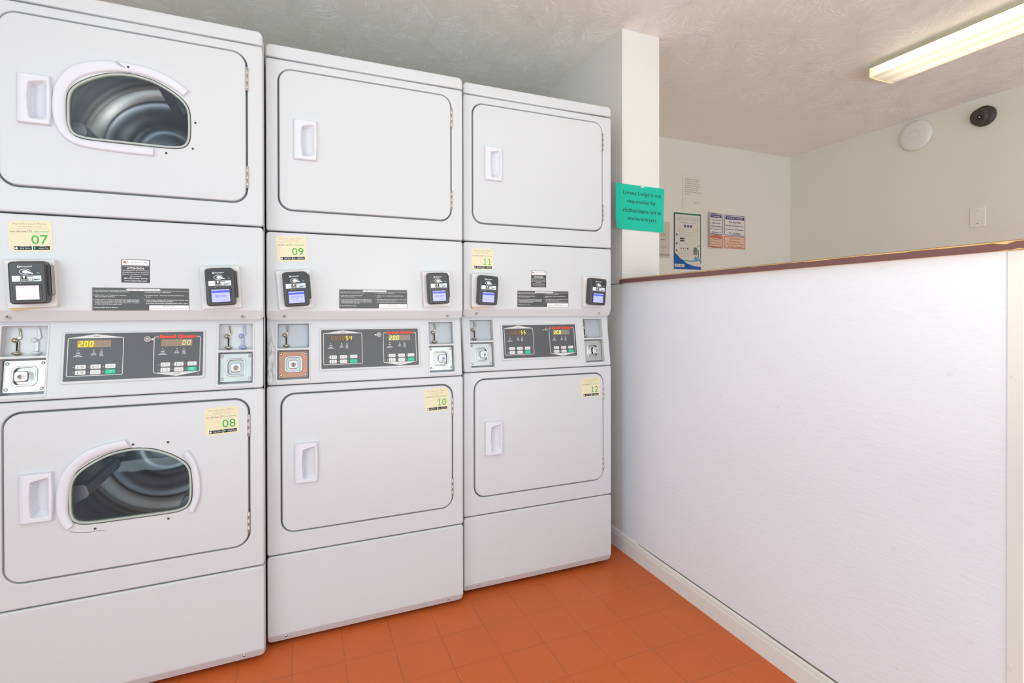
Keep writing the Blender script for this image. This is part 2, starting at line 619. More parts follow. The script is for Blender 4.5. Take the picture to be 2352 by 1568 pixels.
class B:
    """collects shapes into one mesh with several material slots"""

    def __init__(self):
        self.v, self.f, self.mi, self.sm, self.mats = [], [], [], [], []

    def m(self, material):
        if material not in self.mats:
            self.mats.append(material)
        return self.mats.index(material)

    def add(self, verts, faces, material, M=None, smooth=False):
        b = len(self.v)
        k = self.m(material)
        for v in verts:
            v = Vector(v)
            self.v.append(M @ v if M else v)
        for f in faces:
            self.f.append(tuple(b + i for i in f))
            self.mi.append(k)
            self.sm.append(smooth)

    def box(self, x0, x1, y0, y1, z0, z1, material, M=None):
        vs = [(x, y, z) for x in (x0, x1) for y in (y0, y1) for z in (z0, z1)]
        fs = [(0, 1, 3, 2), (4, 6, 7, 5), (0, 4, 5, 1), (2, 3, 7, 6), (0, 2, 6, 4), (1, 5, 7, 3)]
        self.add(vs, fs, material, M)

    def slab(self, outline, w0, w1, material, M=None, bevel=0.0, holes=(), hole_bevel=0.0, seg=3, back=True):
        """outline (CCW, u-v) extruded from w0 to w1; front edges rounded"""
        def rings(loop, bev, sign):
            rs = [(loop, w0)]
            if bev > 0:
                for k in range(seg + 1):
                    a = math.pi / 2 * k / seg
                    rs.append((offset(loop, sign * bev * (1 - math.cos(a))), w1 - bev + bev * math.sin(a)))
            else:
                rs.append((loop, w1))
            return rs
        fronts = []
        backs = []
        for idx, (loop, bev) in enumerate([(outline, bevel)] + [(h, hole_bevel) for h in holes]):
            sign = 1 if idx == 0 else -1
            rs = rings(loop, bev, sign)
            n = len(loop)
            vs, fs = [], []
            for lp, w in rs:
                vs += [(p[0], p[1], w) for p in lp]
            for r in range(len(rs) - 1):
                for i in range(n):
                    a, b_, c, d = r * n + i, r * n + (i + 1) % n, (r + 1) * n + (i + 1) % n, (r + 1) * n + i
                    fs.append((a, b_, c, d) if idx == 0 else (d, c, b_, a))
            self.add(vs, fs, material, M, smooth=(bev > 0))
            fronts.append(rs[-1][0])
            backs.append(loop)
        self.cap(fronts, w1, material, M)
        if back:
            self.cap(backs, w0, material, M, flip=True)

    def cap(self, loops, w, material, M=None, flip=False):
        polys = [[Vector((p[0], p[1], 0)) for p in lp] for lp in loops]
        flat = [p for lp in polys for p in lp]
        tris = tessellate_polygon(polys)
        vs = [(p.x, p.y, w) for p in flat]
        fs = []
        for t in tris:
            a, b_, c = (flat[i] for i in t)
            cr = (b_ - a).cross(c - a).z
            if abs(cr) < 1e-14:
                continue
            up = cr > 0
            fs.append(tuple(t) if up != flip else tuple(reversed(t)))
        self.add(vs, fs, material, M)

    def flat(self, outline, w, material, M=None, holes=()):
        self.cap([outline] + list(holes), w, material, M)

    def quad(self, x0, x1, y0, y1, w, material, M=None):
        self.add([(x0, y0, w), (x1, y0, w), (x1, y1, w), (x0, y1, w)], [(0, 1, 2, 3)], material, M)

    def frame(self, outline, t, w, material, M=None):
        self.cap([outline, offset(outline, t)], w, material, M)

    def disc(self, cx, cy, r, w, material, M=None, n=16, sy=1.0):
        self.flat([(cx + r * math.cos(2 * math.pi * k / n), cy + r * sy * math.sin(2 * math.pi * k / n)) for k in range(n)], w, material, M)

    def ring(self, cx, cy, r, t, w, material, M=None, n=24, sy=1.0):
        o = [(cx + r * math.cos(2 * math.pi * k / n), cy + r * sy * math.sin(2 * math.pi * k / n)) for k in range(n)]
        i_ = [(cx + (r - t) * math.cos(2 * math.pi * k / n), cy + (r * sy - t) * math.sin(2 * math.pi * k / n)) for k in range(n)]
        self.cap([o, i_], w, material, M)

    def lathe(self, prof, material, M=None, n=24, cap=True):
        """prof: (radius, w) from the back to the front around the w axis"""
        vs, fs = [], []
        for r, w in prof:
            for k in range(n):
                a = 2 * math.pi * k / n
                vs.append((r * math.cos(a), r * math.sin(a), w))
        for j in range(len(prof) - 1):
            for k in range(n):
                fs.append((j * n + k, j * n + (k + 1) % n, (j + 1) * n + (k + 1) % n, (j + 1) * n + k))
        self.add(vs, fs, material, M, smooth=True)
        if cap and prof[-1][0] > 1e-6:
            r, w = prof[-1]
            self.disc(0, 0, r, w, material, M, n)

    def text(self, s, cx, cy, w_, h_, z, material, M=None, bold=False, align='CENTER', line=1.0):
        vs, fs, x0, x1, y0, y1 = text_geo(s, bold, align, line)
        sx = w_ / (x1 - x0) if w_ else h_ / (y1 - y0)
        sy = h_ / (y1 - y0) if h_ else sx
        mx, my = (x0 + x1) / 2, (y0 + y1) / 2
        self.add([(cx + (x - mx) * sx, cy + (y - my) * sy, z) for x, y in vs], fs, material, M)

    def ltext(self, s, x, y, h_, z, material, M=None, bold=False, wmax=None, ref='Hg'):
        """one left-aligned line, cap height h_, baseline y"""
        vs, fs, x0, x1, y0, y1 = text_geo(s, bold, 'LEFT')
        sc = h_ / 0.73
        sx = sc
        if wmax:
            sx = wmax / (x1 - x0)
        self.add([(x + (a - x0) * sx, y + b_ * sc, z) for a, b_ in vs], fs, material, M)

    def digit(self, ch, x, y, w_, h_, z, material, M=None):
        t = min(w_, h_) * 0.17
        sl = 0.16 * w_
        def P(u, v):
            return (x + u * w_ * 0.84 + sl * v, y + v * h_)
        tw, th = t / w_ / 0.84, t / h_
        bars = {'a': (tw, 1 - tw, 1 - th, 1), 'd': (tw, 1 - tw, 0, th), 'g': (tw, 1 - tw, .5 - th / 2, .5 + th / 2),
                'b': (1 - tw, 1, .53, 1 - th * .5), 'c': (1 - tw, 1, th * .5, .47), 'f': (0, tw, .53, 1 - th * .5), 'e': (0, tw, th * .5, .47)}
        for s in SEG[ch]:
            a, b_, c, d = bars[s]
            q = [P(a, c), P(b_, c), P(b_, d), P(a, d)]
            self.add([(p[0], p[1], z) for p in q], [(0, 1, 2, 3)], material, M)

    def strip(self, outer, inner, w0, h, material, M=None, n=28):
        """moulded strip between two rails (open curves), rounded across"""
        def resample(pts):
            pts = smooth_loop(pts, 6, closed=False)
            d = [0]
            for i in range(1, len(pts)):
                d.append(d[-1] + (Vector(pts[i]) - Vector(pts[i - 1])).length)
            out = []
            j = 0
            for k in range(n):
                t = d[-1] * k / (n - 1)
                while j < len(d) - 2 and d[j + 1] < t:
                    j += 1
                f_ = (t - d[j]) / max(d[j + 1] - d[j], 1e-9)
                f_ = min(max(f_, 0), 1)
                out.append(Vector(pts[j]).lerp(Vector(pts[j + 1]), f_))
            return out
        o, i_ = resample(outer), resample(inner)
        prof = [(0, 0), (0.02, .55), (0.10, .9), (0.3, 1.0), (0.7, .85), (0.9, .6), (0.98, .35), (1, 0)]
        vs, fs = [], []
        for k in range(n):
            for t, hh in prof:
                p = o[k].lerp(i_[k], t)
                vs.append((p.x, p.y, w0 + h * hh))
        q = len(prof)
        for k in range(n - 1):
            for j in range(q - 1):
                fs.append((k * q + j, k * q + j + 1, (k + 1) * q + j + 1, (k + 1) * q + j))
        e0, e1 = tuple(range(q)), tuple(reversed(range((n - 1) * q, n * q)))
        self.add(vs, fs, material, M, smooth=True)
        self.add(vs, [e0, e1], material, M)

    def grid(self, nu, nv, fn, material, M=None, smooth=True):
        vs = [fn(i / nu, j / nv) for j in range(nv + 1) for i in range(nu + 1)]
        fs = [(j * (nu + 1) + i, j * (nu + 1) + i + 1, (j + 1) * (nu + 1) + i + 1, (j + 1) * (nu + 1) + i) for j in range(nv) for i in range(nu)]
        self.add(vs, fs, material, M, smooth)

    def make(self, name, parent=None, recalc=False):
        me = bpy.data.meshes.new(name)
        me.from_pydata([tuple(v) for v in self.v], [], self.f)
        for m_ in self.mats:
            me.materials.append(m_)
        me.polygons.foreach_set('material_index', self.mi)
        me.polygons.foreach_set('use_smooth', self.sm)
        me.update()
        if recalc:
            bm = bmesh.new()
            bm.from_mesh(me)
            bmesh.ops.remove_doubles(bm, verts=bm.verts, dist=1e-6)
            bmesh.ops.recalc_face_normals(bm, faces=bm.faces)
            bm.to_mesh(me)
            bm.free()
        o = bpy.data.objects.new(name, me)
        COL.objects.link(o)
        if parent:
            o.parent = parent
        return o


def thing(name, label, cat, loc=(0, 0, 0), rot=0.0, group=None):
    o = bpy.data.objects.new(name, None)
    COL.objects.link(o)
    o.empty_display_size = 0.1
    o.location = loc
    o.rotation_euler = (0, 0, rot)
    o['label'] = label
    o['category'] = cat
    if group:
        o['group'] = group
    return o


def tag(o, label, cat, group=None):
    o['label'] = label
    o['category'] = cat
    if group:
        o['group'] = group
    return o


def struct(o):
    o['kind'] = 'structure'
    return o


# ------------------------------------------------------------------ the room
CZ = 2.462
XP, XQ = 1.507, 1.722          # near and far face of the dividing wall
YC, YE = 0.131, -1.304         # column face, free end of the half wall
YB = 1.2715                    # back wall
XR = 4.051                     # right wall
XL, YF = -1.75, -4.2           # left wall and front wall (behind the camera)

b = B()
b.box(XL, XR, YF, YB, -0.05, 0.0, FLOOR)
struct(b.make('floor'))
b = B()
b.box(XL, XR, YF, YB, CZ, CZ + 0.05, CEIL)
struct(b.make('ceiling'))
b = B()
b.box(XL - 0.1, XR + 0.1, YB, YB + 0.1, -0.05, CZ + 0.05, WALLB)
struct(b.make('wall_back'))
b = B()
b.box(XR, XR + 0.1, YF, YB, -0.05, CZ + 0.05, WALLB)
struct(b.make('wall_right'))
b = B()
b.box(XL - 0.1, XL, -1.5, YB, -0.05, CZ + 0.05, WALLC)
b.box(XL - 0.1, XL, -3.6, -1.5, 2.3, CZ + 0.05, WALLC)
b.box(XL - 0.1, XL, YF, -3.6, -0.05, CZ + 0.05, WALLC)
struct(b.make('wall_left'))
b = B()
b.box(XL, -1.3, YF - 0.1, YF, -0.05, CZ + 0.05, WALLC)
b.box(-1.3, 3.95, YF - 0.1, YF, 2.4, CZ + 0.05, WALLC)
b.box(3.95, XR, YF - 0.1, YF, -0.05, CZ + 0.05, WALLC)
struct(b.make('wall_front'))
b = B()
b.box(XP, XQ, YC, YB, 0.0, CZ, WALLC)
struct(b.make('wall_column'))
b = B()
b.box(XP, XQ, YE, YC - 0.0005, 0.0, 1.262, WALLP)
struct(b.make('wall_partition'))
# panel joint behind the column foot
b = B()
b.box(XP - 0.0015, XP + 0.001, YC, YB, 1.2595, 1.2625, DARKGAP)
struct(b.make('trim_2'))
# outside corner moulding at the free end of the half wall
b = B()
b.slab([(YE - 0.004, 0.0), (YE + 0.022, 0.0), (YE + 0.022, 1.26), (YE - 0.004, 1.26)], 0, 0.003,
       TRIMW, Matrix(((0, 0, -1, XP), (1, 0, 0, 0), (0, 1, 0, 0), (0, 0, 0, 1))), bevel=0.0)
b.box(XP + 0.0002, XP + 0.010, YE - 0.0032, YE - 0.0002, 0.0, 1.26, TRIMW)
struct(b.make('trim_1'))
# the free end itself is raw board
RAW = mat('raw_end_board', (176, 160, 146), 0.8, bump=0.6, bscale=200, var=0.25, vscale=60)
b = B()
b.box(XP + 0.0102, XQ - 0.004, YE - 0.002, YE + 0.01, 0.0, 1.26, RAW)
struct(b.make('trim_3'))

# baseboard: moulded profile along the half wall
prof = [(0.010, 0.0), (0.010, 0.055), (0.0085, 0.058), (0.0065, 0.0585), (0.0065, 0.061), (0.0085, 0.0625), (0.008, 0.071), (0.004, 0.078), (0.0, 0.079)]
b = B()
vs, fs = [], []
nseg = 40
for i in range(nseg + 1):
    t = i / nseg
    y = YE + 0.0225 + t * (0.62 - YE)
    wob = 0.004 * math.sin(t * 9) + 0.002 * math.sin(t * 31)
    lift = max(0.0, y + 0.1) * 0.03
    for dx, z in prof:
        vs.append((XP + 0.003 - dx - (0.0015 if dx > 0 else 0) + (wob * 0.25 if z > 0.05 else 0), y, z + (lift if z > 0 else 0)))
q = len(prof)
for i in range(nseg):
    for j in range(q - 1):
        fs.append((i * q + j, i * q + j + 1, (i + 1) * q + j + 1, (i + 1) * q + j))
b.add(vs, fs, TRIMW, smooth=False)
b.box(XP - 0.0025, XP + 0.001, YE + 0.02, 0.62, 0.077, 0.0815, mat('dark_dusty_gap', (126, 122, 104), 0.9, var=0.3, vscale=30))
struct(b.make('baseboard_partition'))

# ledge on the half wall: chipboard core, brown laminate edge with chips
BROWN = mat('brown_laminate', (116, 82, 78), 0.5, bump=0.2, bscale=200, var=0.12, vscale=40)
CHIP = mat('yellow_chipboard', (222, 184, 116), 0.85, bump=0.7, bscale=220, var=0.12, vscale=80)
ledge = thing('counter_ledge', 'long brown ledge with chipped yellow edges on top of the half wall', 'ledge', (XP, YC, 1.262))
b = B()
b.box(-0.017, XQ - XP + 0.012, YE - YC - 0.03, -0.0005, 0.0, 0.0195, CHIP)
o = b.make('board', ledge)
o['label'] = 'raw yellow chipboard core'
b = B()
ys = [YE - YC - 0.031 + k * 0.008 for k in range(int((YC - YE + 0.031) / 0.008) + 1)]
random.seed(11)
top, vs, fs = 0.0176, [], []
lv = 0.0
for k, y in enumerate(ys):
    far = k / len(ys)
    if random.random() < 0.18:
        lv = random.uniform(0, 0.0022) * (1.0 - 0.75 * far)
    e = (YC + y) - YE
    tz = top - lv - random.uniform(0, 0.0004)
    bz = -0.0005 + (0.0 if far > 0.03 else 0.0)
    if k in (5, 6, 7):
        tz -= (0.0015, 0.004, 0.0015)[k - 5]
        bz += (0.001, 0.002, 0.001)[k - 5]
    if k in (3, 4):
        bz += 0.003
    vs += [(-0.0185, y, bz), (-0.0185, y, tz), (-0.0168, y, tz), (-0.0168, y, bz)]
for k in range(len(ys) - 1):
    a = 4 * k
    fs += [(a, a + 1, a + 5, a + 4), (a + 1, a + 2, a + 6, a + 5), (a + 3, a, a + 4, a + 7)]
fs.append((0, 3, 2, 1))
b.add(vs, fs, BROWN)
o = b.make('laminate_edge', ledge)
o['label'] = 'dark brown laminate edging strip, chipped along its top'
b = B()
b.box(-0.0165, XQ - XP + 0.012, YE - YC - 0.03, -0.0005, 0.0197, 0.0206, BROWN)
b.make('laminate_top', ledge)


# ------------------------------------------------------------------ dryers
W = 0.683
Z_LID = (1.986, 2.0295)
Z_UP = (1.4055, 1.9815)
Z_SV = (1.105, 1.4005)
Z_LOW = (0.3135, 0.882)
Z_KICK = (0.014, 0.3095)
DOOR_U = (0.0357, 0.6397, 1.474, 1.9548)
DOOR_L = (0.0416, 0.6432, 0.3818, 0.8563)
SH = math.hypot(0.033, 0.219)
TILT = math.atan2(0.033, 0.219)
CTRL = Matrix.Translation((0, 0, 0.886)) @ Matrix.Rotation(-TILT, 4, 'X') @ FRONT
WIN_HALF = [(0.09, 0.0003), (0.118, 0.003), (0.137, 0.012), (0.1465, 0.030), (0.149, 0.058), (0.1485, 0.104), (0.1435, 0.130), (0.131, 0.150), (0.110, 0.168), (0.082, 0.185), (0.048, 0.199)]
WIN = smooth_loop([(0.0, 0.0), (0.045, 0.0)] + WIN_HALF + [(0.0, 0.2058)] + [(-x, z) for x, z in reversed(WIN_HALF)] + [(-0.045, 0.0)], 3)


def window_outline(cz):
    return [(0.3355 + x, cz + z) for x, z in WIN]


def handle_mesh(x0, z0):
    """recessed white door pull with a scooped pocket"""
    b = B()
    wd, ht, th = 0.0735, 0.137, 0.0125
    px0, px1, pz0, pz1 = 0.024, 0.066, 0.014, 0.124

    def fn(s, t):
        def warp(q):
            return 0.5 - 0.5 * math.cos(math.pi * q) if False else q
        # concentrate samples near the edges
        bulge = 0.0022 * math.sin(math.pi * t)
        x = s * (wd + bulge)
        z = t * ht
        e = min(x, wd + bulge - x, z, ht - z)
        w = 0.0045 + th * min(1.0, math.sqrt(max(0.0, 1 - (1 - min(e / 0.004, 1)) ** 2))) - 0.0005
        if e <= 1e-9:
            w = 0.003
        # left flank slopes in like the real moulding
        w -= 0.004 * max(0.0, 1 - x / 0.012) ** 1
        # pocket
        pl = px0 + 0.004 * (1 - math.sin(math.pi * min(max((z - pz0) / (pz1 - pz0), 0), 1)))
        if pl < x < px1 and pz0 < z < pz1:
            dx = (x - pl) / (px1 - pl)
            steep = min(1, (x - pl) / 0.0028)
            dz_top = (pz1 - z - 0.010 * (1 - dx)) / 0.006
            dz_bot = (z - pz0) / 0.014
            if dz_top > 0:
                k = steep * min(1, dz_top) * min(1, dz_bot) ** 0.7
                depth = 0.034 * (1 - dx) ** 0.75
                w -= k * depth
        return (x0 + x, z0 + z, w)
    b.grid(56, 96, fn, PLASTIC, FRONT)
    return b


def hinge_mesh(x, z0, z1):
    b = B()
    n = 3
    M = Matrix.Translation((x, -0.0035, 0))
    L_ = (z1 - z0) / n
    for k in range(n):
        b.lathe([(0.001, z0 + k * L_ + 0.0004), (0.0028, z0 + k * L_ + 0.0005), (0.0028, z0 + (k + 1) * L_ - 0.0005), (0.001, z0 + (k + 1) * L_ - 0.0004)], HINGE, M, 12, cap=False)
    b.lathe([(0.0022, z0 - 0.002), (0.0022, z1 + 0.002)], HINGE, M, 10)
    b.box(-0.005, 0.0045, 0.0022, 0.0032, z0, z1, HINGE, M)
    return b


def screw_mesh(x, y, w, r, M, material=STEEL, slot=True):
    b = B()
    MM = M @ Matrix.Translation((x, y, w))
    b.lathe([(r, 0), (r, r * 0.3), (r * 0.85, r * 0.6), (r * 0.5, r * 0.78), (0.0001, r * 0.82)], material, MM, 14, cap=False)
    if slot:
        b.quad(-r * 0.55, r * 0.55, -r * 0.12, r * 0.12, r * 0.84, BLACK, MM)
        b.quad(-r * 0.12, r * 0.12, -r * 0.55, r * 0.55, r * 0.84, BLACK, MM)
    return b


def sticker_mesh(num, cx, cz, tilt, y):
    b = B()
    M = front(cx, cz, y, tilt)
    b.slab(rrect(-0.047, 0.047, -0.043, 0.043, 0.012), 0, 0.0004, CREAM, M)
    z = 0.0006
    b.text('Pay with your Phone', 0.0, 0.0335, 0.071, 0.0075, z, OLIVEINK, M)
    b.text('See instructions for details', 0.0, 0.0265, 0.048, 0.0034, z, OLIVEINK, M)
    b.quad(-0.042, 0.042, 0.0205, 0.0209, z, OLIVEINK, M)
    b.text('Scan QR Code', -0.0255, 0.0128, 0.034, 0.0046, z, INK, M)
    b.text('OR', -0.001, 0.0138, 0.0105, 0.0065, z, GREYINK, M)
    b.text('Enter Number', 0.0245, 0.0128, 0.032, 0.0042, z, GREENINK, M)
    for k, ch in enumerate(num):
        cx_ = 0.0092 + 0.0195 * k
        if ch == '1':
            b.quad(cx_ - 0.0002, cx_ + 0.0026, -0.0217, 0.0028, z, GREENINK, M)
            b.quad(cx_ - 0.0058, cx_ + 0.0072, -0.0217, -0.0196, z + 0.0001, GREENINK, M)
            b.add([(cx_ - 0.0062, -0.0018, z + .0001), (cx_ - 0.0052, -0.0038, z + .0001), (cx_ + 0.0012, 0.0004, z + .0001), (cx_ + 0.0010, 0.0028, z + .0001)], [(0, 1, 2, 3)], GREENINK, M)
        else:
            b.text(ch, cx_, -0.0095, 0.0165, 0.0245, z, GREENINK, M)
    for k, (a, t1) in enumerate(((-0.036, 'App Store'), (0.003, 'Google Play'))):
        b.slab(rrect(a, a + 0.0365, -0.0375, -0.0275, 0.001), 0.0004, 0.0006, INK, M)
        b.text(t1, a + 0.0225, -0.0336, 0.022, 0.0044, 0.0008, WINK, M)
        b.text(('Download on the', 'GET IT ON')[k], a + 0.0215, -0.0292, 0.019 - k * 0.006, 0.0016, 0.0008, WINK, M)
    b.disc(-0.0318, -0.0330, 0.0030, 0.0008, WINK, M, 14)
    b.disc(-0.0290, -0.0325, 0.0010, 0.0009, INK, M, 10)
    b.add([(-0.0318, -0.0296, 0.0008), (-0.0306, -0.0300, 0.0008), (-0.0302, -0.0285, 0.0008)], [(0, 1, 2)], WINK, M)
    tealp = mat('play_triangle_teal', (40, 200, 190), 0.5, var=0)
    yel = mat('play_triangle_yellow', (236, 210, 60), 0.5, var=0)
    b.add([(0.0052, -0.0358, 0.0008), (0.0105, -0.0325, 0.0008), (0.0052, -0.0292, 0.0008)], [(0, 1, 2)], tealp, M)
    b.add([(0.0085, -0.0337, 0.0009), (0.0105, -0.0325, 0.0009), (0.0085, -0.0313, 0.0009)], [(0, 1, 2)], yel, M)
    return b


def attention_label(cx, cz, y):
    b = B()
    M = front(cx, cz, y)
    b.slab(rrect(-0.0347, 0.0347, -0.0343, 0.0343, 0.0008, 2), 0, 0.0004, LABELDARK2, M)
    z = 0.0006
    b.quad(-0.0328, 0.0328, 0.0168, 0.0325, z, WINK, M)
    b.disc(-0.0265, 0.0262, 0.0036, z + .0001, mat('logo_red', (228, 88, 70), 0.5, var=0), M, 14)
    b.disc(-0.0200, 0.0262, 0.0028, z + .0001, mat('logo_teal', (120, 196, 196), 0.5, var=0), M, 14)
    b.disc(-0.0232, 0.0208, 0.0014, z + .0001, mat('logo_purple', (140, 90, 170), 0.5, var=0), M, 10)
    b.text('SOUTHEASTERN', 0.0085, 0.0262, 0.043, 0.0046, z + .0001, mat('label_grey', (110, 108, 110), 0.5, var=0), M)
    b.text('Laundry Equipment Sales, Inc.', 0.0085, 0.0208, 0.040, 0.0020, z + .0001, mat('label_pink', (220, 160, 165), 0.5, var=0), M)
    b.text('Management \u2022 Sales \u2022 Service \u2022 Parts', 0.0, 0.0138, 0.062, 0.0018, z, WINK, M)
    b.text('ATTENTION:', 0.0, 0.0080, 0.042, 0.0060, z, WINK, M, bold=True)
    for k, s in enumerate(('This Equipment is the sole Property', 'of Southeastern Laundry Equipment', 'Sales, Inc. For Service or Inquiries,')):
        b.text(s, 0.0, 0.0015 - k * 0.0056, 0.064, 0.0036, z, WINK, M, bold=True)
    b.text('please contact:', 0.0, -0.0152, 0.028, 0.0034, z, WINK, M, bold=True)
    b.text('800-522-WASH (9274)', 0.0, -0.0218, 0.057, 0.0046, z, WINK, M, bold=True)
    b.text('www.selaundry.com', 0.0, -0.0290, 0.054, 0.0042, z, WINK, M, bold=True)
    return b


def instruction_label(cx, cz, y):
    b = B()
    M = front(cx, cz, y)
    b.slab(rrect(-0.1195, 0.1195, -0.0340, 0.0340, 0.003, 3), 0, 0.0004, GREYINK, M)
    b.flat(rrect(-0.1178, 0.1178, -0.0324, 0.0324, 0.0015, 2), 0.0005, LABELDARK, M)
    z = 0.0007
    b.quad(-0.117, -0.039, 0.0252, 0.0259, z, WINK, M)
    b.quad(0.045, 0.117, 0.0252, 0.0259, z, WINK, M)
    b.add([(-0.040, 0.0280, z), (-0.036, 0.0248, z), (0.042, 0.0248, z), (0.046, 0.0280, z), (0.042, 0.0312, z), (-0.036, 0.0312, z)], [(0, 1, 2, 3, 4, 5)], WINK, M)
    b.text('OPERATING  INSTRUCTIONS', 0.003, 0.0280, 0.074, 0.0042, z + .0001, INK, M)
    left = [(0.0205, 0.084, '1. Open Dryer Door, Load Clothes, Close Door.'), (0.0105, 0.077, '2. Select Fabric and Temperature Settings'), (0.0060, 0.047, 'OR Turn Fabric Selector.'),
            (-0.0030, 0.109, '3. Insert Coins or Card as Required. See Additional Coins'), (-0.0072, 0.106, 'or Card for more Drying Time, OR, Turn TIMED DRYER to'),
            (-0.0114, 0.104, 'obtain desired Drying Time. Last 2-5 minutes of Cycle'), (-0.0156, 0.064, 'is COOL DOWN (No Heat) Period.'), (-0.0255, 0.057, '4. Push START Pad or Button.')]
    for v, w_, s in left:
        ind = 0.0035 if s[1] != '.' else 0.0
        b.ltext(s, -0.1160 + ind, v, 0.0025, z, WINK, M, bold=True, wmax=w_)
    right = [(0.0200, 0.066, '5. To Stop Drying Cycle - OPEN Door.'), (0.0103, 0.100, '6. To Restart Dryer - Close Door and Push START Pad or'), (0.0056, 0.013, 'Button.'),
             (-0.0032, 0.110, '7. When Display Indicates "00" Time Remaining or Power Light'), (-0.0078, 0.068, 'goes out, Remove Clothes from Dryer.'),
             (-0.0136, 0.109, 'IF CLOTHES ARE NOT DRY AS DESIRED, REPEAT STEPS 1 AND 4.')]
    for v, w_, s in right:
        ind = 0.004 if s[1] != '.' else 0.0
        b.ltext(s, 0.0060 + ind, v, 0.0025, z, WINK, M, bold=True, wmax=min(w_, 0.110 - ind))
    b.slab(rrect(0.0175, 0.1178, -0.0330, -0.0180, 0.0015, 2), 0.0004, 0.0006, WINK, M)
    b.text('IMPORTANT', 0.067, -0.0218, 0.032, 0.0030, 0.0008, GREYINK, M, bold=True)
    b.text('CLEAN LINT FILTER BEFORE EACH LOAD', 0.068, -0.0283, 0.096, 0.0030, 0.0008, GREYINK, M, bold=True)
    return b


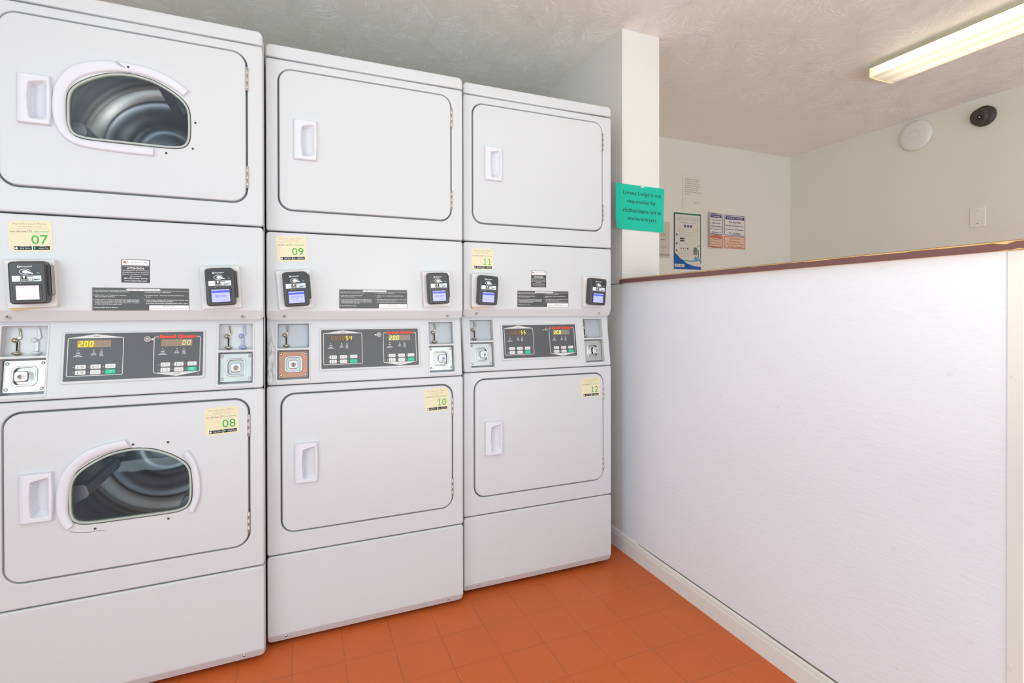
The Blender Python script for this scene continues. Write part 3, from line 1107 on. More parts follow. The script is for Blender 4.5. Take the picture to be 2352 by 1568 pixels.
def coin_box(parent, u0, u1, spec, right=False):
    """framed coin drop: upper slot plate, shelf and lower vault"""
    b = B()
    fr = rrect(u0 - 0.004, u1 + 0.004, 0.006, 0.2135, 0.006)
    hu = rrect(u0 + 0.003, u1 - 0.0015, 0.1235, 0.2075, 0.002, 3)
    hl = rrect(u0 + 0.002, u1 - 0.0015, 0.0165, 0.1165, 0.002, 3)
    b.slab(fr, -0.004, 0.0018, ENAMEL, CTRL, bevel=0.0016, holes=[hu, hl], hole_bevel=0.0012)
    # recess walls and backs
    for h, dep in ((hu, 0.026), (hl, 0.030)):
        n = len(h)
        vs = [(p[0], p[1], -0.003) for p in h] + [(p[0], p[1], -dep) for p in h]
        b.add(vs, [(i, n + i, n + (i + 1) % n, (i + 1) % n) for i in range(n)], ENAMEL, CTRL)
        b.flat(h, -dep + 0.0005, ENAMEL if dep < 0.03 else GREYPLATE, CTRL)
    box = b.make('coin_box', parent)
    plate_m = spec['plate']
    # upper plate
    if spec['upper'] == 'metal':
        b = B()
        b.slab(rrect(u0 + 0.0045, u1 - 0.003, 0.126, 0.206, 0.0008, 2), -0.0235, -0.0215, GREYPLATE, CTRL)
        zz = -0.0213
        cx = u0 + (0.036 if not right else 0.040)
        hexa = [(cx - 0.013, 0.1955), (cx - 0.009, 0.190), (cx + 0.009, 0.190), (cx + 0.013, 0.1955), (cx + 0.009, 0.201), (cx - 0.009, 0.201)]
        b.frame(hexa, 0.0005, zz, mat('badge_ink', (110, 112, 118), 0.5, var=0), CTRL)
        b.text('25\u00a2', cx, 0.1955, 0.010, 0.0045, zz, mat('badge_ink', (110, 112, 118)), CTRL)
        b.make('slot_plate', box)['label'] = 'grey metal plate with 25 cent badge'
        base = -0.0215
    else:
        base = -0.0250
    sx = u0 + spec['sx']
    mt = NICKEL if spec['upper'] == 'metal' or True else PLASTIC

    def slot(cx, material, dark, name):
        b = B()
        z0 = base
        # stepped blade: top strip, knob, lower strip, foot cup
        blade = [(cx + 0.0005, 0.172), (cx + 0.006, 0.172), (cx + 0.0085, 0.178), (cx + 0.0040, 0.2035), (cx - 0.0005, 0.2035), (cx + 0.0015, 0.181), (cx - 0.002, 0.176)]
        b.slab(blade, z0, z0 + 0.006, material, CTRL, bevel=0.001)
        low = [(cx - 0.004, 0.137), (cx + 0.0035, 0.137), (cx + 0.0035, 0.166), (cx - 0.004, 0.166)]
        b.slab(low, z0, z0 + 0.006, material, CTRL, bevel=0.001)
        kn = CTRL @ Matrix.Translation((cx - 0.0055, 0.1695, z0))
        b.lathe([(0.006, 0), (0.0068, 0.004), (0.0064, 0.009), (0.0048, 0.0125), (0.0020, 0.0142), (0.0001, 0.0145)], material, kn, 18, cap=False)
        # foot cup
        ft = CTRL @ Matrix.Translation((cx, 0.1335, z0 + 0.006)) @ Matrix.Rotation(math.pi / 2, 4, 'X')
        b.lathe([(0.004, 0.006), (0.0105, 0.002), (0.0112, 0.0), (0.0105, -0.0016), (0.0001, -0.0018)], material, ft, 20, cap=False)
        b.slab([(cx - 0.004, 0.126), (cx + 0.004, 0.126), (cx + 0.007, 0.132), (cx - 0.007, 0.132)], z0, z0 + 0.004, material, CTRL, bevel=0.0008)
        if dark:
            b.add([(cx + 0.0022, 0.2020, z0 + 0.0062), (cx + 0.0010, 0.2020, z0 + 0.0062), (cx + 0.0042, 0.1800, z0 + 0.0062), (cx + 0.0064, 0.1800, z0 + 0.0062)], [(0, 1, 2, 3)], BLACK, CTRL)
            b.quad(cx - 0.0024, cx + 0.0022, 0.1385, 0.1645, z0 + 0.0062, BLACK, CTRL)
        return b.make(name, box)

    slot(sx, NICKEL, True, 'coin_slot')
    if spec.get('blank'):
        o = slot(u0 + spec['blank'][0], spec['blank'][1], False, 'blank_slot')
        o['label'] = spec['blank'][2]
    # vault
    b = B()
    pw0, pw1, pz0, pz1 = u0 + 0.0055, u1 - 0.0045, 0.0235, 0.1125
    cx, cz = (pw0 + pw1) / 2, (pz0 + pz1) / 2 + 0.0005
    hole = rrect(cx - 0.0275, cx + 0.0275, cz - 0.0275, cz + 0.0275, 0.014)
    b.slab(rrect(pw0, pw1, pz0, pz1, 0.0012, 2), -0.0285, -0.016, plate_m, CTRL, bevel=0.0008, holes=[hole], hole_bevel=0.001)
    for s in (-1, 1):
        b.text('MFG INC' if s < 0 else 'GRIT', cx + s * 0.0385, cz, 0.0032 * 2, 0.0028, -0.0158, CHROME, CTRL) if False else None
    vault = b.make('vault_plate', box)
    b = B()
    ro = rrect(cx - 0.0285, cx + 0.0285, cz - 0.0285, cz + 0.0285, 0.0145)
    ri = rrect(cx - 0.0235, cx + 0.0235, cz - 0.0235, cz + 0.0235, 0.011)
    b.slab(ro, -0.0165, -0.0125, CHROME, CTRL, bevel=0.0018, holes=[ri], hole_bevel=0.0014)
    b.flat(ri, -0.024, STEEL, CTRL)
    ins = -0.0042 if spec.get('shift') is None else spec['shift']
    lc = (cx + ins * -1 if False else cx + spec.get('dx', 0.0), cz - 0.001)
    lk = rrect(lc[0] - 0.015, lc[0] + 0.015, lc[1] - 0.015, lc[1] + 0.015, 0.008)
    b.slab(lk, -0.024, spec.get('lh', -0.004), CHROME, CTRL, bevel=0.0025)
    cyl = CTRL @ Matrix.Translation((lc[0] + 0.0005, lc[1] - 0.001, spec.get('lh', -0.004)))
    b.lathe([(0.0075, -0.001), (0.0075, 0.0016), (0.0066, 0.0022), (0.0001, 0.0022)], spec.get('lockface', CHROME), cyl, 22, cap=False)
    b.lathe([(0.0045, 0.0022), (0.0045, 0.0034), (0.0001, 0.0035)], STEEL, cyl, 18, cap=False)
    b.quad(-0.0009, 0.0009, -0.0036, 0.0036, 0.0037, BLACK, cyl)
    b.make('vault_lock', box)
    for ax in (-1, 1):
        for az in (-1, 1):
            screw_mesh(cx + ax * 0.0385, cz + az * 0.0355, -0.0162, 0.0044, CTRL, slot=False).make('vault_screw', box)
    return box


def control_label(parent, digits_u, digits_l, spec):
    """graphite membrane with two keypads, upper and lower"""
    b = B()
    b.slab(rrect(0.1655, 0.5190, 0.0395, 0.1885, 0.006), -0.003, 0.0042, ENAMEL, CTRL, bevel=0.002, holes=[rrect(0.1722, 0.5125, 0.0475, 0.1835, 0.002, 3)], hole_bevel=0.0018)
    b.flat(rrect(0.1722, 0.5125, 0.0475, 0.1835, 0.002, 3), 0.0022, PANEL, CTRL)
    z = 0.0024
    # printed outline: upper house shape, lower inverted
    t = 0.0018

    def poly_frame(pts, th):
        b.cap([pts, offset(pts, th)], z, SILVERINK, CTRL)
    up = rrect(0.1785, 0.3100, 0.0605, 0.1715, 0.004)
    poly_frame(up, t)
    b.add([(0.181, 0.1712, z), (0.3075, 0.1712, z), (0.2440, 0.1812, z)], [(0, 1, 2)], SILVERINK, CTRL)
    b.text('UPPER', 0.2440, 0.1748, 0.0175, 0.0036, z + .0001, INK, CTRL)
    lo = rrect(0.3840, 0.5055, 0.0600, 0.1705, 0.004)
    poly_frame(lo, t)
    b.add([(0.387, 0.0604, z), (0.4440, 0.0497, z), (0.5030, 0.0604, z)], [(0, 1, 2)], SILVERINK, CTRL)
    b.text('LOWER', 0.4445, 0.0566, 0.0170, 0.0034, z + .0001, INK, CTRL)
    b.quad(0.497, 0.504, 0.0528, 0.0534, z, WINK, CTRL)
    lab = b.make('control_display', parent)
    # brand lettering over the lower frame
    b = B()
    b.quad(0.3965, 0.4940, 0.1660, 0.1735, 0.0026, PANEL, CTRL)
    b.text('Speed Queen', 0.4453, 0.1692, 0.0955, 0.0145, 0.0028, mat('logo_red_outline', (206, 60, 40), 0.45, var=0), CTRL, bold=0.075)
    b.text('Speed Queen', 0.4453, 0.1692, 0.0920, 0.0125, 0.0031, REDINK, CTRL, bold=0.045)
    b.make('logo', lab)
    # displays
    for (x0, x1, y0, y1), data in (((0.2005, 0.2790, 0.1430, 0.1635), digits_u), ((0.4035, 0.4835, 0.1408, 0.1610), digits_l)):
        b = B()
        txt, bgm, lm, half = data
        b.slab(rrect(x0, x1, y0, y1, 0.0006, 2), 0.0022, 0.0025, bgm, CTRL)
        if half:
            b.quad(x0, x0 + (x1 - x0) * 0.55, y0, y1, 0.0026, half, CTRL)
        n = 6
        cw = (x1 - x0 - 0.004) / n
        for k in range(n):
            ch = txt[k]
            xx = x0 + 0.002 + k * cw + 0.0012
            if ch != '8':
                b.digit(ch, xx, y0 + 0.0026, cw - 0.003, y1 - y0 - 0.0052, 0.0029, lm, CTRL)
            else:
                b.digit('8', xx, y0 + 0.0026, cw - 0.003, y1 - y0 - 0.0052, 0.0028, GHOST, CTRL)
        if txt[0] == '2':
            b.disc(x0 + 0.002 + cw - 0.0005, y0 + 0.0030, 0.0009, 0.0029, lm, CTRL, 8)
        b.make('digit_display', lab)
    # indicator groups + keys
    for dx, dy, on_i, on_b, uy in ((0.0, 0.0, spec['ui'], spec['ub'], 0.0), (0.2043, -0.0016, spec['li'], spec['lb'], 0.0)):
        for k, x in enumerate((0.2034, 0.2396, 0.2575)):
            lb = B()
            lb.slab([(x + dx + 0.0013 * math.cos(a * math.pi / 6), 0.1344 + dy + 0.0013 * math.sin(a * math.pi / 6)) for a in range(12)], 0.0023, 0.0030, LEDON if k == on_i else LEDOFF, CTRL)
            lb.make('indicator_light', lab)
        b = B()
        M2 = CTRL @ Matrix.Translation((dx, dy, 0))
        b.text('\u00bb\u00a2', 0.2028, 0.1272, 0.009, 0.0046, z, WINK, M2, bold=True)
        b.text('INSERT', 0.2036, 0.1213, 0.012, 0.0026, z, WINK, M2, bold=True)
        b.text('MORE COINS', 0.2034, 0.1176, 0.021, 0.0026, z, WINK, M2, bold=True)
        b.text('ON', 0.2393, 0.1290, 0.0052, 0.0028, z, WINK, M2, bold=True)
        b.text('IN USE', 0.2393, 0.1250, 0.0088, 0.0026, z, WINK, M2, bold=True)
        b.text('DRYING', 0.2393, 0.1212, 0.0124, 0.0026, z, WINK, M2, bold=True)
        for q, s in enumerate(('NO', 'HEAT', 'COOL', 'DOWN')):
            b.text(s, 0.2575, 0.1293 - q * 0.0038, (0.0068, 0.0080, 0.0086, 0.0098)[q], 0.0026, z, WINK, M2, bold=True)
        b.make('indicator_legend', lab)
        names = [['HIGH\nTEMP', 'LOW\nTEMP', 'NO\nHEAT'], ['MED\nTEMP', 'DELICATES', 'START']]
        for r in range(2):
            for c in range(3):
                x0 = 0.1985 + c * 0.0347 + dx
                y0 = (0.0807, 0.0652)[r] + dy - (0.0005 * r)
                bb = B()
                green = r == 1 and c == 2
                bb.slab(rrect(x0, x0 + 0.0244, y0, y0 + 0.0124, 0.0022), 0.0022, 0.0034, GREENBTN if green else BUTTON, CTRL, bevel=0.0008)
                if green:
                    if spec['start']:
                        bb.text('START', x0 + 0.0122, y0 + 0.0082, 0.0105, 0.0026, 0.0036, WINK, CTRL, bold=True)
                        bb.disc(x0 + 0.0122, y0 + 0.0036, 0.0011, 0.0036, WINK, CTRL, 10)
                elif r == 1 and c == 1:
                    bb.text('DELICATES', x0 + 0.0122, y0 + 0.0062, 0.0185, 0.0034, 0.0036, GREYINK, CTRL)
                else:
                    bb.text(names[r][c], x0 + 0.0158, y0 + 0.0062, 0.0095, 0.0066, 0.0036, GREYINK, CTRL)
                    bb.quad(x0 + 0.0058, x0 + 0.0068, y0 + 0.0028, y0 + 0.0100, 0.0036, INK if c < 2 else GREYINK, CTRL)
                    bb.disc(x0 + 0.0063, y0 + 0.0030, 0.0011, 0.0036, INK if c < 2 else GREYINK, CTRL, 8)
                bb.make('key', lab)
                lb = B()
                on = (r, c) == on_b
                xx, yy = x0 - 0.0044, y0 + 0.0062
                lb.slab([(xx + 0.0011 * math.cos(a * math.pi / 6), yy + 0.0011 * math.sin(a * math.pi / 6)) for a in range(12)], 0.0023, 0.0030, LEDON if on else LEDOFF, CTRL)
                lb.make('indicator_light', lab)
    # round key switch between the keypads
    kx, kz = 0.3690, 0.1628
    kr = spec.get('keym', mat('key_switch_metal', (214, 212, 208), 0.3, metal=0.35))
    b = B()
    M3 = CTRL @ Matrix.Translation((kx, kz, 0.0022))
    b.lathe([(0.0092, 0), (0.0092, 0.006), (0.0086, 0.009), (0.0062, 0.0112), (0.0050, 0.0106), (0.0046, 0.0080), (0.0026, 0.0080), (0.0024, 0.0102), (0.0001, 0.0104)], kr, M3, 26, cap=False)
    s = spec.get('keyside', -1)
    b.slab([(s * 0.0118 + q[0], q[1]) for q in ((-0.003, -0.003), (0.003, -0.003), (0.003, 0.003), (-0.003, 0.003))], 0, 0.003, kr, M3, bevel=0.0008)
    b.ring(0, 0, 0.0060, 0.0012, 0.0116, DARKGAP, M3)
    b.make('key_switch', lab)
    return lab


def card_reader(parent, mx, mz, rx, rz, tilt, mtilt, screen, foam=False, thick=0.020):
    """contactless card reader on a white mounting box"""
    b = B()
    M = front(mx, mz, 0.0, mtilt)
    b.slab(rrect(-0.053, 0.053, -0.0655, 0.0655, 0.003, 3), -0.001, thick, MOUNT, M, bevel=0.0022)
    rd = b.make('card_reader', parent)
    if foam:
        b = B()
        b.slab([(-0.048, -0.072), (-0.020, -0.069), (0.006, -0.0667), (0.030, -0.0657), (0.030, -0.0645), (-0.049, -0.0645)], 0.0, thick * 0.6, FOAM, M)
        b.make('foam_tape', rd)['label'] = 'aged yellow foam tape squeezed out below the mount'
    Mr = front(rx, rz, 0.0, tilt)
    b = B()
    b.slab(rrect(-0.036, 0.036, -0.0555, 0.0575, 0.010), thick, thick + 0.014, READER, Mr, bevel=0.002)
    b.slab(rrect(-0.0385, 0.0385, -0.0585, 0.0545, 0.009), thick + 0.014, thick + 0.040, READER, Mr, bevel=0.0045, seg=4)
    # magnetic swipe rail down the right side
    b.slab(rrect(0.0375, 0.0435, -0.036, 0.046, 0.002, 3), thick + 0.004, thick + 0.026, READER, Mr, bevel=0.001)
    b.box(0.0445, 0.0462, -0.034, 0.046, thick + 0.002, thick + 0.020, mat('clear_guide_plastic', (150, 148, 146), 0.2), Mr)
    z = thick + 0.0402
    b.flat(rrect(-0.0335, 0.0335, -0.0005, 0.0495, 0.003, 3), z, READERFACE, Mr)
    z += 0.0002
    b.ring(-0.0155, 0.0405, 0.0030, 0.0013, z, WINK, Mr, 16)
    b.text('KIOSOFT', 0.0005, 0.0405, 0.0245, 0.0036, z, WINK, Mr, bold=True)
    # tap symbol: oval with card-holding hand
    b.ring(-0.003, 0.0270, 0.0120, 0.0011, z, WINK, Mr, 28, sy=0.62)
    b.disc(-0.002, 0.0268, 0.0062, z + .0001, WINK, Mr, 12, sy=0.75)
    b.add([(0.001, 0.0298, z + .0002), (0.0140, 0.0225, z + .0002), (0.0128, 0.0208, z + .0002), (0.004, 0.0232, z + .0002)], [(3, 2, 1, 0)], WINK, Mr)
    b.add([(0.004, 0.0305, z + .0003), (0.0155, 0.0238, z + .0003), (0.0150, 0.0230, z + .0003), (0.0035, 0.0290, z + .0003)], [(3, 2, 1, 0)], READERFACE, Mr)
    b.text('\u25cf' if False else 'Pin', 0.0245, 0.0235, 0.0048, 0.0022, z, WINK, Mr, bold=True)
    # pictogram strip
    y0, y1 = 0.0015, 0.0165
    b.quad(-0.0300, -0.0135, y0, y1, z, WINK, Mr)
    b.quad(-0.0120, 0.0010, y0, y1, z, WINK, Mr)
    b.quad(-0.0113, 0.0003, y0 + 0.0007, y1 - 0.0007, z + .0001, INK, Mr)
    b.quad(-0.0078, -0.0035, y0 + 0.0080, y1 - 0.0012, z + .0002, WINK, Mr)
    b.quad(-0.0104, -0.0006, y0 + 0.0016, y0 + 0.0058, z + .0002, GREYINK, Mr)
    b.quad(0.0022, 0.0125, y0, y1, z, WINK, Mr)
    b.quad(0.0028, 0.0119, y0 + 0.0115, y0 + 0.0135, z + .0001, INK, Mr)
    b.quad(0.0028, 0.0119, y0 + 0.0008, y0 + 0.0068, z + .0001, INK, Mr)
    b.disc(0.0058, y0 + 0.0038, 0.0024, z + .0002, WINK, Mr, 12)
    b.disc(0.0090, y0 + 0.0038, 0.0024, z + .0002, WINK, Mr, 12)
    b.quad(0.0135, 0.0300, y0, y1, z, mat('pale_blue_pictogram', (214, 226, 234), 0.4, var=0), Mr)
    b.add([(0.0145, y0 + 0.0055, z + .0001), (0.0150, y0 + 0.0022, z + .0001), (0.0295, y0 + 0.0050, z + .0001)], [(0, 1, 2)], INK, Mr)
    b.quad(0.0150, 0.0285, y0 + 0.0075, y0 + 0.0083, z + .0001, GREYINK, Mr)
    b.disc(-0.0130, -0.0032, 0.0009, z, LEDON if screen else LEDOFF, Mr, 8)
    b.make('reader_body', rd)
    # screen
    b = B()
    fo = rrect(-0.0300, 0.0300, -0.0510, -0.0060, 0.003, 3)
    fi = rrect(-0.0240, 0.0240, -0.0475, -0.0095, 0.001, 2)
    b.slab(fo, thick + 0.0395, thick + 0.0415, READERFACE, Mr, bevel=0.0012, holes=[fi], hole_bevel=0.0014)
    zs = thick + 0.0404
    if screen is None:
        b.flat(fi, zs, SCREENWHITE, Mr)
    else:
        b.flat(fi, zs, SCREENBLUE, Mr)
        b.quad(-0.0238, 0.0238, -0.0195, -0.0130, zs + .0002, SCREENBAR, Mr)
        if screen:
            if '\n' in screen:
                b.text(screen, 0.0, -0.0310, 0.036, 0.0125, zs + .0002, SCREENTXT, Mr)
            else:
                b.text(screen, 0.0, -0.0300, 0.029, 0.0085, zs + .0002, SCREENTXT, Mr)
        b.quad(0.006, 0.018, -0.0430, -0.0423, zs + .0002, SCREENTXT, Mr)
    b.make('screen', rd)
    return rd


def seal_ring(b, x0, x1, z0, z1):
    b.cap([rrect(x0 - 0.004, x1 + 0.004, z0 - 0.004, z1 + 0.004, 0.05), rrect(x0 + 0.022, x1 - 0.022, z0 + 0.022, z1 - 0.022, 0.03)], -0.0145, GROOVE, FRONT)


def panel_face(z0, z1, bevel_z, bevel_dy, bottom=True):
    """sheet panel whose lower lip folds back"""
    b = B()
    nu, R_ = 40, 0.011

    us = [0, .0006, .0015, .003, .0045, .006, .009] + [0.02 + (W - 0.04) * k / 12 for k in range(13)]
    us += [W - u for u in reversed(us[:7])]
    zs = [z0, z0 + .0015, z0 + .003, z0 + .006, z0 + .010, bevel_z - .004, bevel_z - .001, bevel_z + .001, bevel_z + .004]
    zs += [bevel_z + .004 + (z1 - bevel_z - .02) * k / 8 for k in range(1, 9)]
    zs += [z1 - .010, z1 - .006, z1 - .004, z1 - .002, z1 - .0008, z1]
    zs = sorted(set(round(q, 5) for q in zs))
    vs = []
    for z in zs:
        ins = 0.0
        for e in (z - z0, z1 - z):
            if e < R_:
                ins = max(ins, R_ - math.sqrt(max(0, R_ * R_ - (R_ - e) ** 2)))
        for u in us:
            x = ins + u * (W - 2 * ins) / W
            e = min(u, W - u)
            y = 0.0
            if z < bevel_z:
                y = bevel_dy * (bevel_z - z) / (bevel_z - z0)
            eb = min(e, z1 - z)
            if z > bevel_z or e < 0.005:
                q = min(max(eb / 0.0045, 0), 1)
                y += 0.0045 * (1 - math.sqrt(1 - (1 - q) ** 2))
            vs.append((x, y, z))
    n = len(us)
    fs = [(j * n + i, j * n + i + 1, (j + 1) * n + i + 1, (j + 1) * n + i) for j in range(len(zs) - 1) for i in range(n - 1)]
    b.add(vs, fs, ENAMEL, None, True)
    # returns: bottom lip, top, sides
    m = len(zs)
    dep = 0.03
    loop = [i for i in range(n)] + [j * n + n - 1 for j in range(1, m)] + [(m - 1) * n + i for i in range(n - 2, -1, -1)] + [j * n for j in range(m - 2, 0, -1)]
    rim = [vs[i] for i in loop]
    k = len(rim)
    rv = rim + [(p[0], max(p[1], 0.0) + dep if p[1] < dep else p[1] + 0.01, p[2]) for p in rim]
    b.add(rv, [(i, k + i, k + (i + 1) % k, (i + 1) % k) for i in range(k)], ENAMEL)
    return b


def door(parent, rect, hz, windowed, cz_win, trims, screws, crack=None):
    x0, x1, z0, z1 = rect
    x0, x1, z0, z1 = x0 + 0.0052, x1 - 0.0052, z0 + 0.0052, z1 - 0.0052
    out = rrect(x0, x1, z0, z1, 0.040, 8)
    b = B()
    hx = 0.0845 if not windowed else 0.0805
    holes = [rrect(hx + 0.024, hx + 0.068, hz + 0.010, hz + 0.128, 0.002, 2)]
    if windowed:
        holes.append(offset(window_outline(cz_win), -0.0))
    b.slab(out, -0.016, 0.0035, ENAMEL, FRONT, bevel=0.004, holes=holes, hole_bevel=0.0, seg=4)
    d = b.make('door', parent)
    handle_mesh(hx, hz).make('handle', d)['label'] = 'white recessed door pull'
    if windowed:
        win = window_outline(cz_win)
        b = B()
        ro, ri = offset(win, 0.0005), offset(win, 0.0065)
        b.slab(ro, -0.012, 0.0060, RUBBER, FRONT, bevel=0.0022, holes=[ri], hole_bevel=0.0016)
        b.cap([offset(win, -0.0018), offset(win, -0.0002)], 0.0042, DARKGAP, FRONT)
        b.make('window_gasket', d)['label'] = 'pale green rubber window seal'
        b = B()
        gi = offset(win, 0.0065)
        c = Vector((0.3355, cz_win + 0.1))
        # slightly bulged pane
        lv = 8
        vs, fs = [], []
        n = len(gi)
        for k in range(lv):
            t = 1 - k / lv
            for p in gi:
                q = c + (Vector(p) - c) * t
                vs.append((q.x, q.y, -0.001 + 0.006 * (1 - t * t)))
        vs.append((c.x, c.y, 0.005))
        for k in range(lv - 1):
            for i in range(n):
                fs.append((k * n + i, k * n + (i + 1) % n, (k + 1) * n + (i + 1) % n, (k + 1) * n + i))
        for i in range(n):
            fs.append(((lv - 1) * n + i, (lv - 1) * n + (i + 1) % n, len(vs) - 1))
        b.add(vs, fs, GLASS, FRONT, True)
        b.make('window_pane', d)['label'] = 'dark see-through glass pane'
        for o_, i_, lab in trims:
            b = B()
            b.strip(o_, i_, 0.0034, 0.0105, PLASTIC, FRONT)
            b.make('window_trim', d)['label'] = lab
        for sc_ in screws:
            sx, sz = sc_[:2]
            b = B()
            MM = FRONT @ Matrix.Translation((sx, sz, sc_[2] if len(sc_) > 2 else 0.0034))
            b.lathe([(0.0040, 0.0), (0.0036, 0.0012), (0.0001, 0.0014)], HINGE, MM, 14, cap=False)
            b.disc(0, 0, 0.0026, 0.0016, DARKGAP, MM, 12)
            b.make('trim_screw', d)
        if crack:
            b = B()
            b.strip(crack, [(p[0], p[1] - 0.0011) for p in crack], 0.0035, 0.0003, DARKGAP, FRONT)
            b.make('scratch', d)['label'] = 'thin black scratch below the window'
    return d


def drum(parent, zc):
    """tumbler behind a window: flared front ring, ribbed cylinder, back wall"""
    b = B()
    M = front(0.3415, zc, 0.0)
    # front bulkhead with round mouth
    n = 48
    b.cap([rrect(-0.30, 0.30, -0.235, 0.235, 0.02), [(0.235 * math.cos(2 * math.pi * k / n), 0.205 * math.sin(2 * math.pi * k / n)) for k in range(n)]], -0.045, DRUMBACK, M)
    def tube(prof, material):
        n = 64
        vs, fs = [], []
        for r, w_ in prof:
            for k in range(n):
                a = 2 * math.pi * k / n
                vs.append((r * math.cos(a), r * math.sin(a), w_))
        for j in range(len(prof) - 1):
            for k in range(n):
                fs.append((j * n + (k + 1) % n, j * n + k, (j + 1) * n + k, (j + 1) * n + (k + 1) % n))
        b.add(vs, fs, material, M, smooth=True)
    prof = [(0.205, -0.075), (0.235, -0.078)]
    for k in range(49):
        t = k / 48
        prof.append((0.252 + 0.004 * math.cos(t * 2 * math.pi * 3), -0.082 - t * 0.36))
    tube(prof, DRUM)
    tube([(0.2555, -0.442), (0.246, -0.437), (0.236, -0.443), (0.200, -0.446), (0.196, -0.452)], FLANGE)
    tube([(0.198, -0.449), (0.190, -0.456), (0.12, -0.458), (0.115, -0.450), (0.075, -0.450), (0.07, -0.456), (0.0001, -0.456)], DRUMBACK)
    # lifting vanes
    for a in (75, 195, 315):
        a = math.radians(a)
        rr = 0.235
        V = M @ Matrix.Translation((0, 0, -0.26)) @ Matrix.Rotation(a, 4, 'Z')
        b.slab([(rr * 0.86 - 0.055, -0.012), (rr * 0.86 - 0.048, -0.02), (rr * 0.86 + 0.02, -0.035), (rr * 0.86 + 0.02, 0.035), (rr * 0.86 - 0.048, 0.02), (rr * 0.86 - 0.055, 0.012)], -0.16, 0.16, DRUM, V)
    return b.make('drum', parent)


def dryer(origin, rot, spec):
    r = thing('stacked_dryer', spec['label'], 'dryer', origin, rot, 'stacked coin dryers along the wall')
    win = spec['windows']
    # cabinet shell behind the panels
    b = B()
    t = 0.0015
    x0, x1, y0, y1, z0, z1 = 0.0004, W + 0.0016, 0.0305, 0.70, 0.018, 2.010
    b.box(x0, x0 + t, y0, y1, z0, z1, ENAMEL)
    b.box(x1 - t, x1, y0, y1, z0, z1, ENAMEL)
    b.box(x0, x1, y1 - t, y1, z0, z1, ENAMEL)
    b.box(x0, x1, y0, y1, z1 - t, z1, ENAMEL)
    b.box(x0, x1, y0 + 0.01, y1, z0, z0 + t, ENAMEL)
    for zz in (0.895, 1.40):
        b.box(x0, x1, y0 + 0.04, y1, zz, zz + t, ENAMEL)
    b.box(x0, x1, 0.034, 0.037, z0, 0.34, DARKGAP)
    b.box(x0, x1, 0.060, 0.064, 0.86, 1.46, DARKGAP)
    b.box(x0, x1, 0.034, 0.037, 1.965, 2.0, DARKGAP)
    # levelling feet
    for fx in (0.06, W - 0.06):
        for fy in (0.08, 0.64):
            b.lathe([(0.016, 0.0), (0.016, 0.006), (0.006, 0.008), (0.006, 0.02)], DARKGAP, Matrix.Translation((fx, fy, 0.0)), 12)
    b.make('cabinet', r)
    # top lid
    b = B()
    lid = rrect(0.0, W, Z_LID[0], Z_LID[1], 0.018, 6)
    lid = [(p[0], max(p[1], Z_LID[0])) for p in [(0.001, Z_LID[0]), (W - 0.001, Z_LID[0])] + [q for q in rrect(0.0, W, Z_LID[0] - 0.05, Z_LID[1], 0.017, 6) if q[1] > Z_LID[0] + 0.001]]
    b.slab(lid, -0.70, 0.0012, ENAMEL, FRONT, bevel=0.006, seg=4)
    b.make('top_lid', r)
    # upper and lower front panels with door openings
    for (z0, z1), rect in ((Z_UP, DOOR_U), (Z_LOW, DOOR_L)):
        b = B()
        op = rrect(rect[0], rect[1], rect[2], rect[3], 0.045, 8)
        b.slab(rrect(0, W, z0, z1, 0.008, 4), -0.030, 0.0, ENAMEL, FRONT, bevel=0.0045, holes=[op], hole_bevel=0.003, back=False)
        seal_ring(b, *rect)
        b.make('front_panel', r)
    for k, (rect, hz, cz, tr, sc, cr) in enumerate(((DOOR_U, 1.648, 1.6225, TRIM_U, SCR_U, None), (DOOR_L, 0.5485, 0.5230, TRIM_L, SCR_L, CRACK))):
        door(r, rect, hz, win, cz, tr if win else (), sc if win else (), cr)
        if not win:
            pass
        else:
            drum(r, (1.720, 0.630)[k])
        for a, b_ in (((1.834, 1.904), (1.525, 1.591)), ((0.7356, 0.801), (0.4267, 0.4915)))[k]:
            hinge_mesh(0.6385, a, b_).make('hinge', r)
    # service panel and kick panel
    panel_face(Z_SV[0], Z_SV[1], 1.135, 0.014).make('service_panel', r)
    panel_face(Z_KICK[0], Z_KICK[1], 0.0425, 0.016).make('kick_panel', r)
    for sx, sz, dy in ((0.0545, 1.1185, 0.0076), (0.6235, 1.1165, 0.0080), (0.057, 0.0325, 0.0055), (0.6243, 0.0315, 0.0055)):
        low = sz < 0.5
        M = front(sx, sz, dy)
        b = B()
        b.lathe([(0.0078, -0.001), (0.0078, 0.0015), (0.0070, 0.0022), (0.0058, 0.0014), (0.0056, 0.0002)], ENAMEL if not low else ENAMEL, M, 18, cap=False)
        b.lathe([(0.0045, 0.0), (0.0045, 0.0018), (0.0036, 0.0030), (0.0001, 0.0034)], HINGE if low else STEEL, M, 14, cap=False)
        b.disc(0, 0, 0.0017, 0.0036, DARKGAP, M, 6)
        b.disc(0, 0, 0.0058, 0.0004, DARKGAP if low else GREYINK, M, 16)
        b.make('panel_screw', r)
        # pressed dimple above each screw
    # slanted control panel
    b = B()
    cm = SCUFFED if spec.get('scuff') else ENAMEL
    boxes = ((0.0300, 0.1330), (0.5520, 0.6520))
    holes = [rrect(a - 0.002, c + 0.002, 0.008, 0.2115, 0.004) for a, c in boxes]
    b.slab(rrect(0.0015, W - 0.0015, 0.0, SH + 0.010, 0.008, 4), -0.02, 0.0, cm, CTRL, bevel=0.004, holes=holes, hole_bevel=0.0)
    b.make('control_panel', r)
    for k, (a, c) in enumerate(boxes):
        coin_box(r, a, c, spec['coin'][k], right=(k == 1))
    control_label(r, spec['du'], spec['dl'], spec['keys'])
    for rd in spec['readers']:
        card_reader(r, *rd)
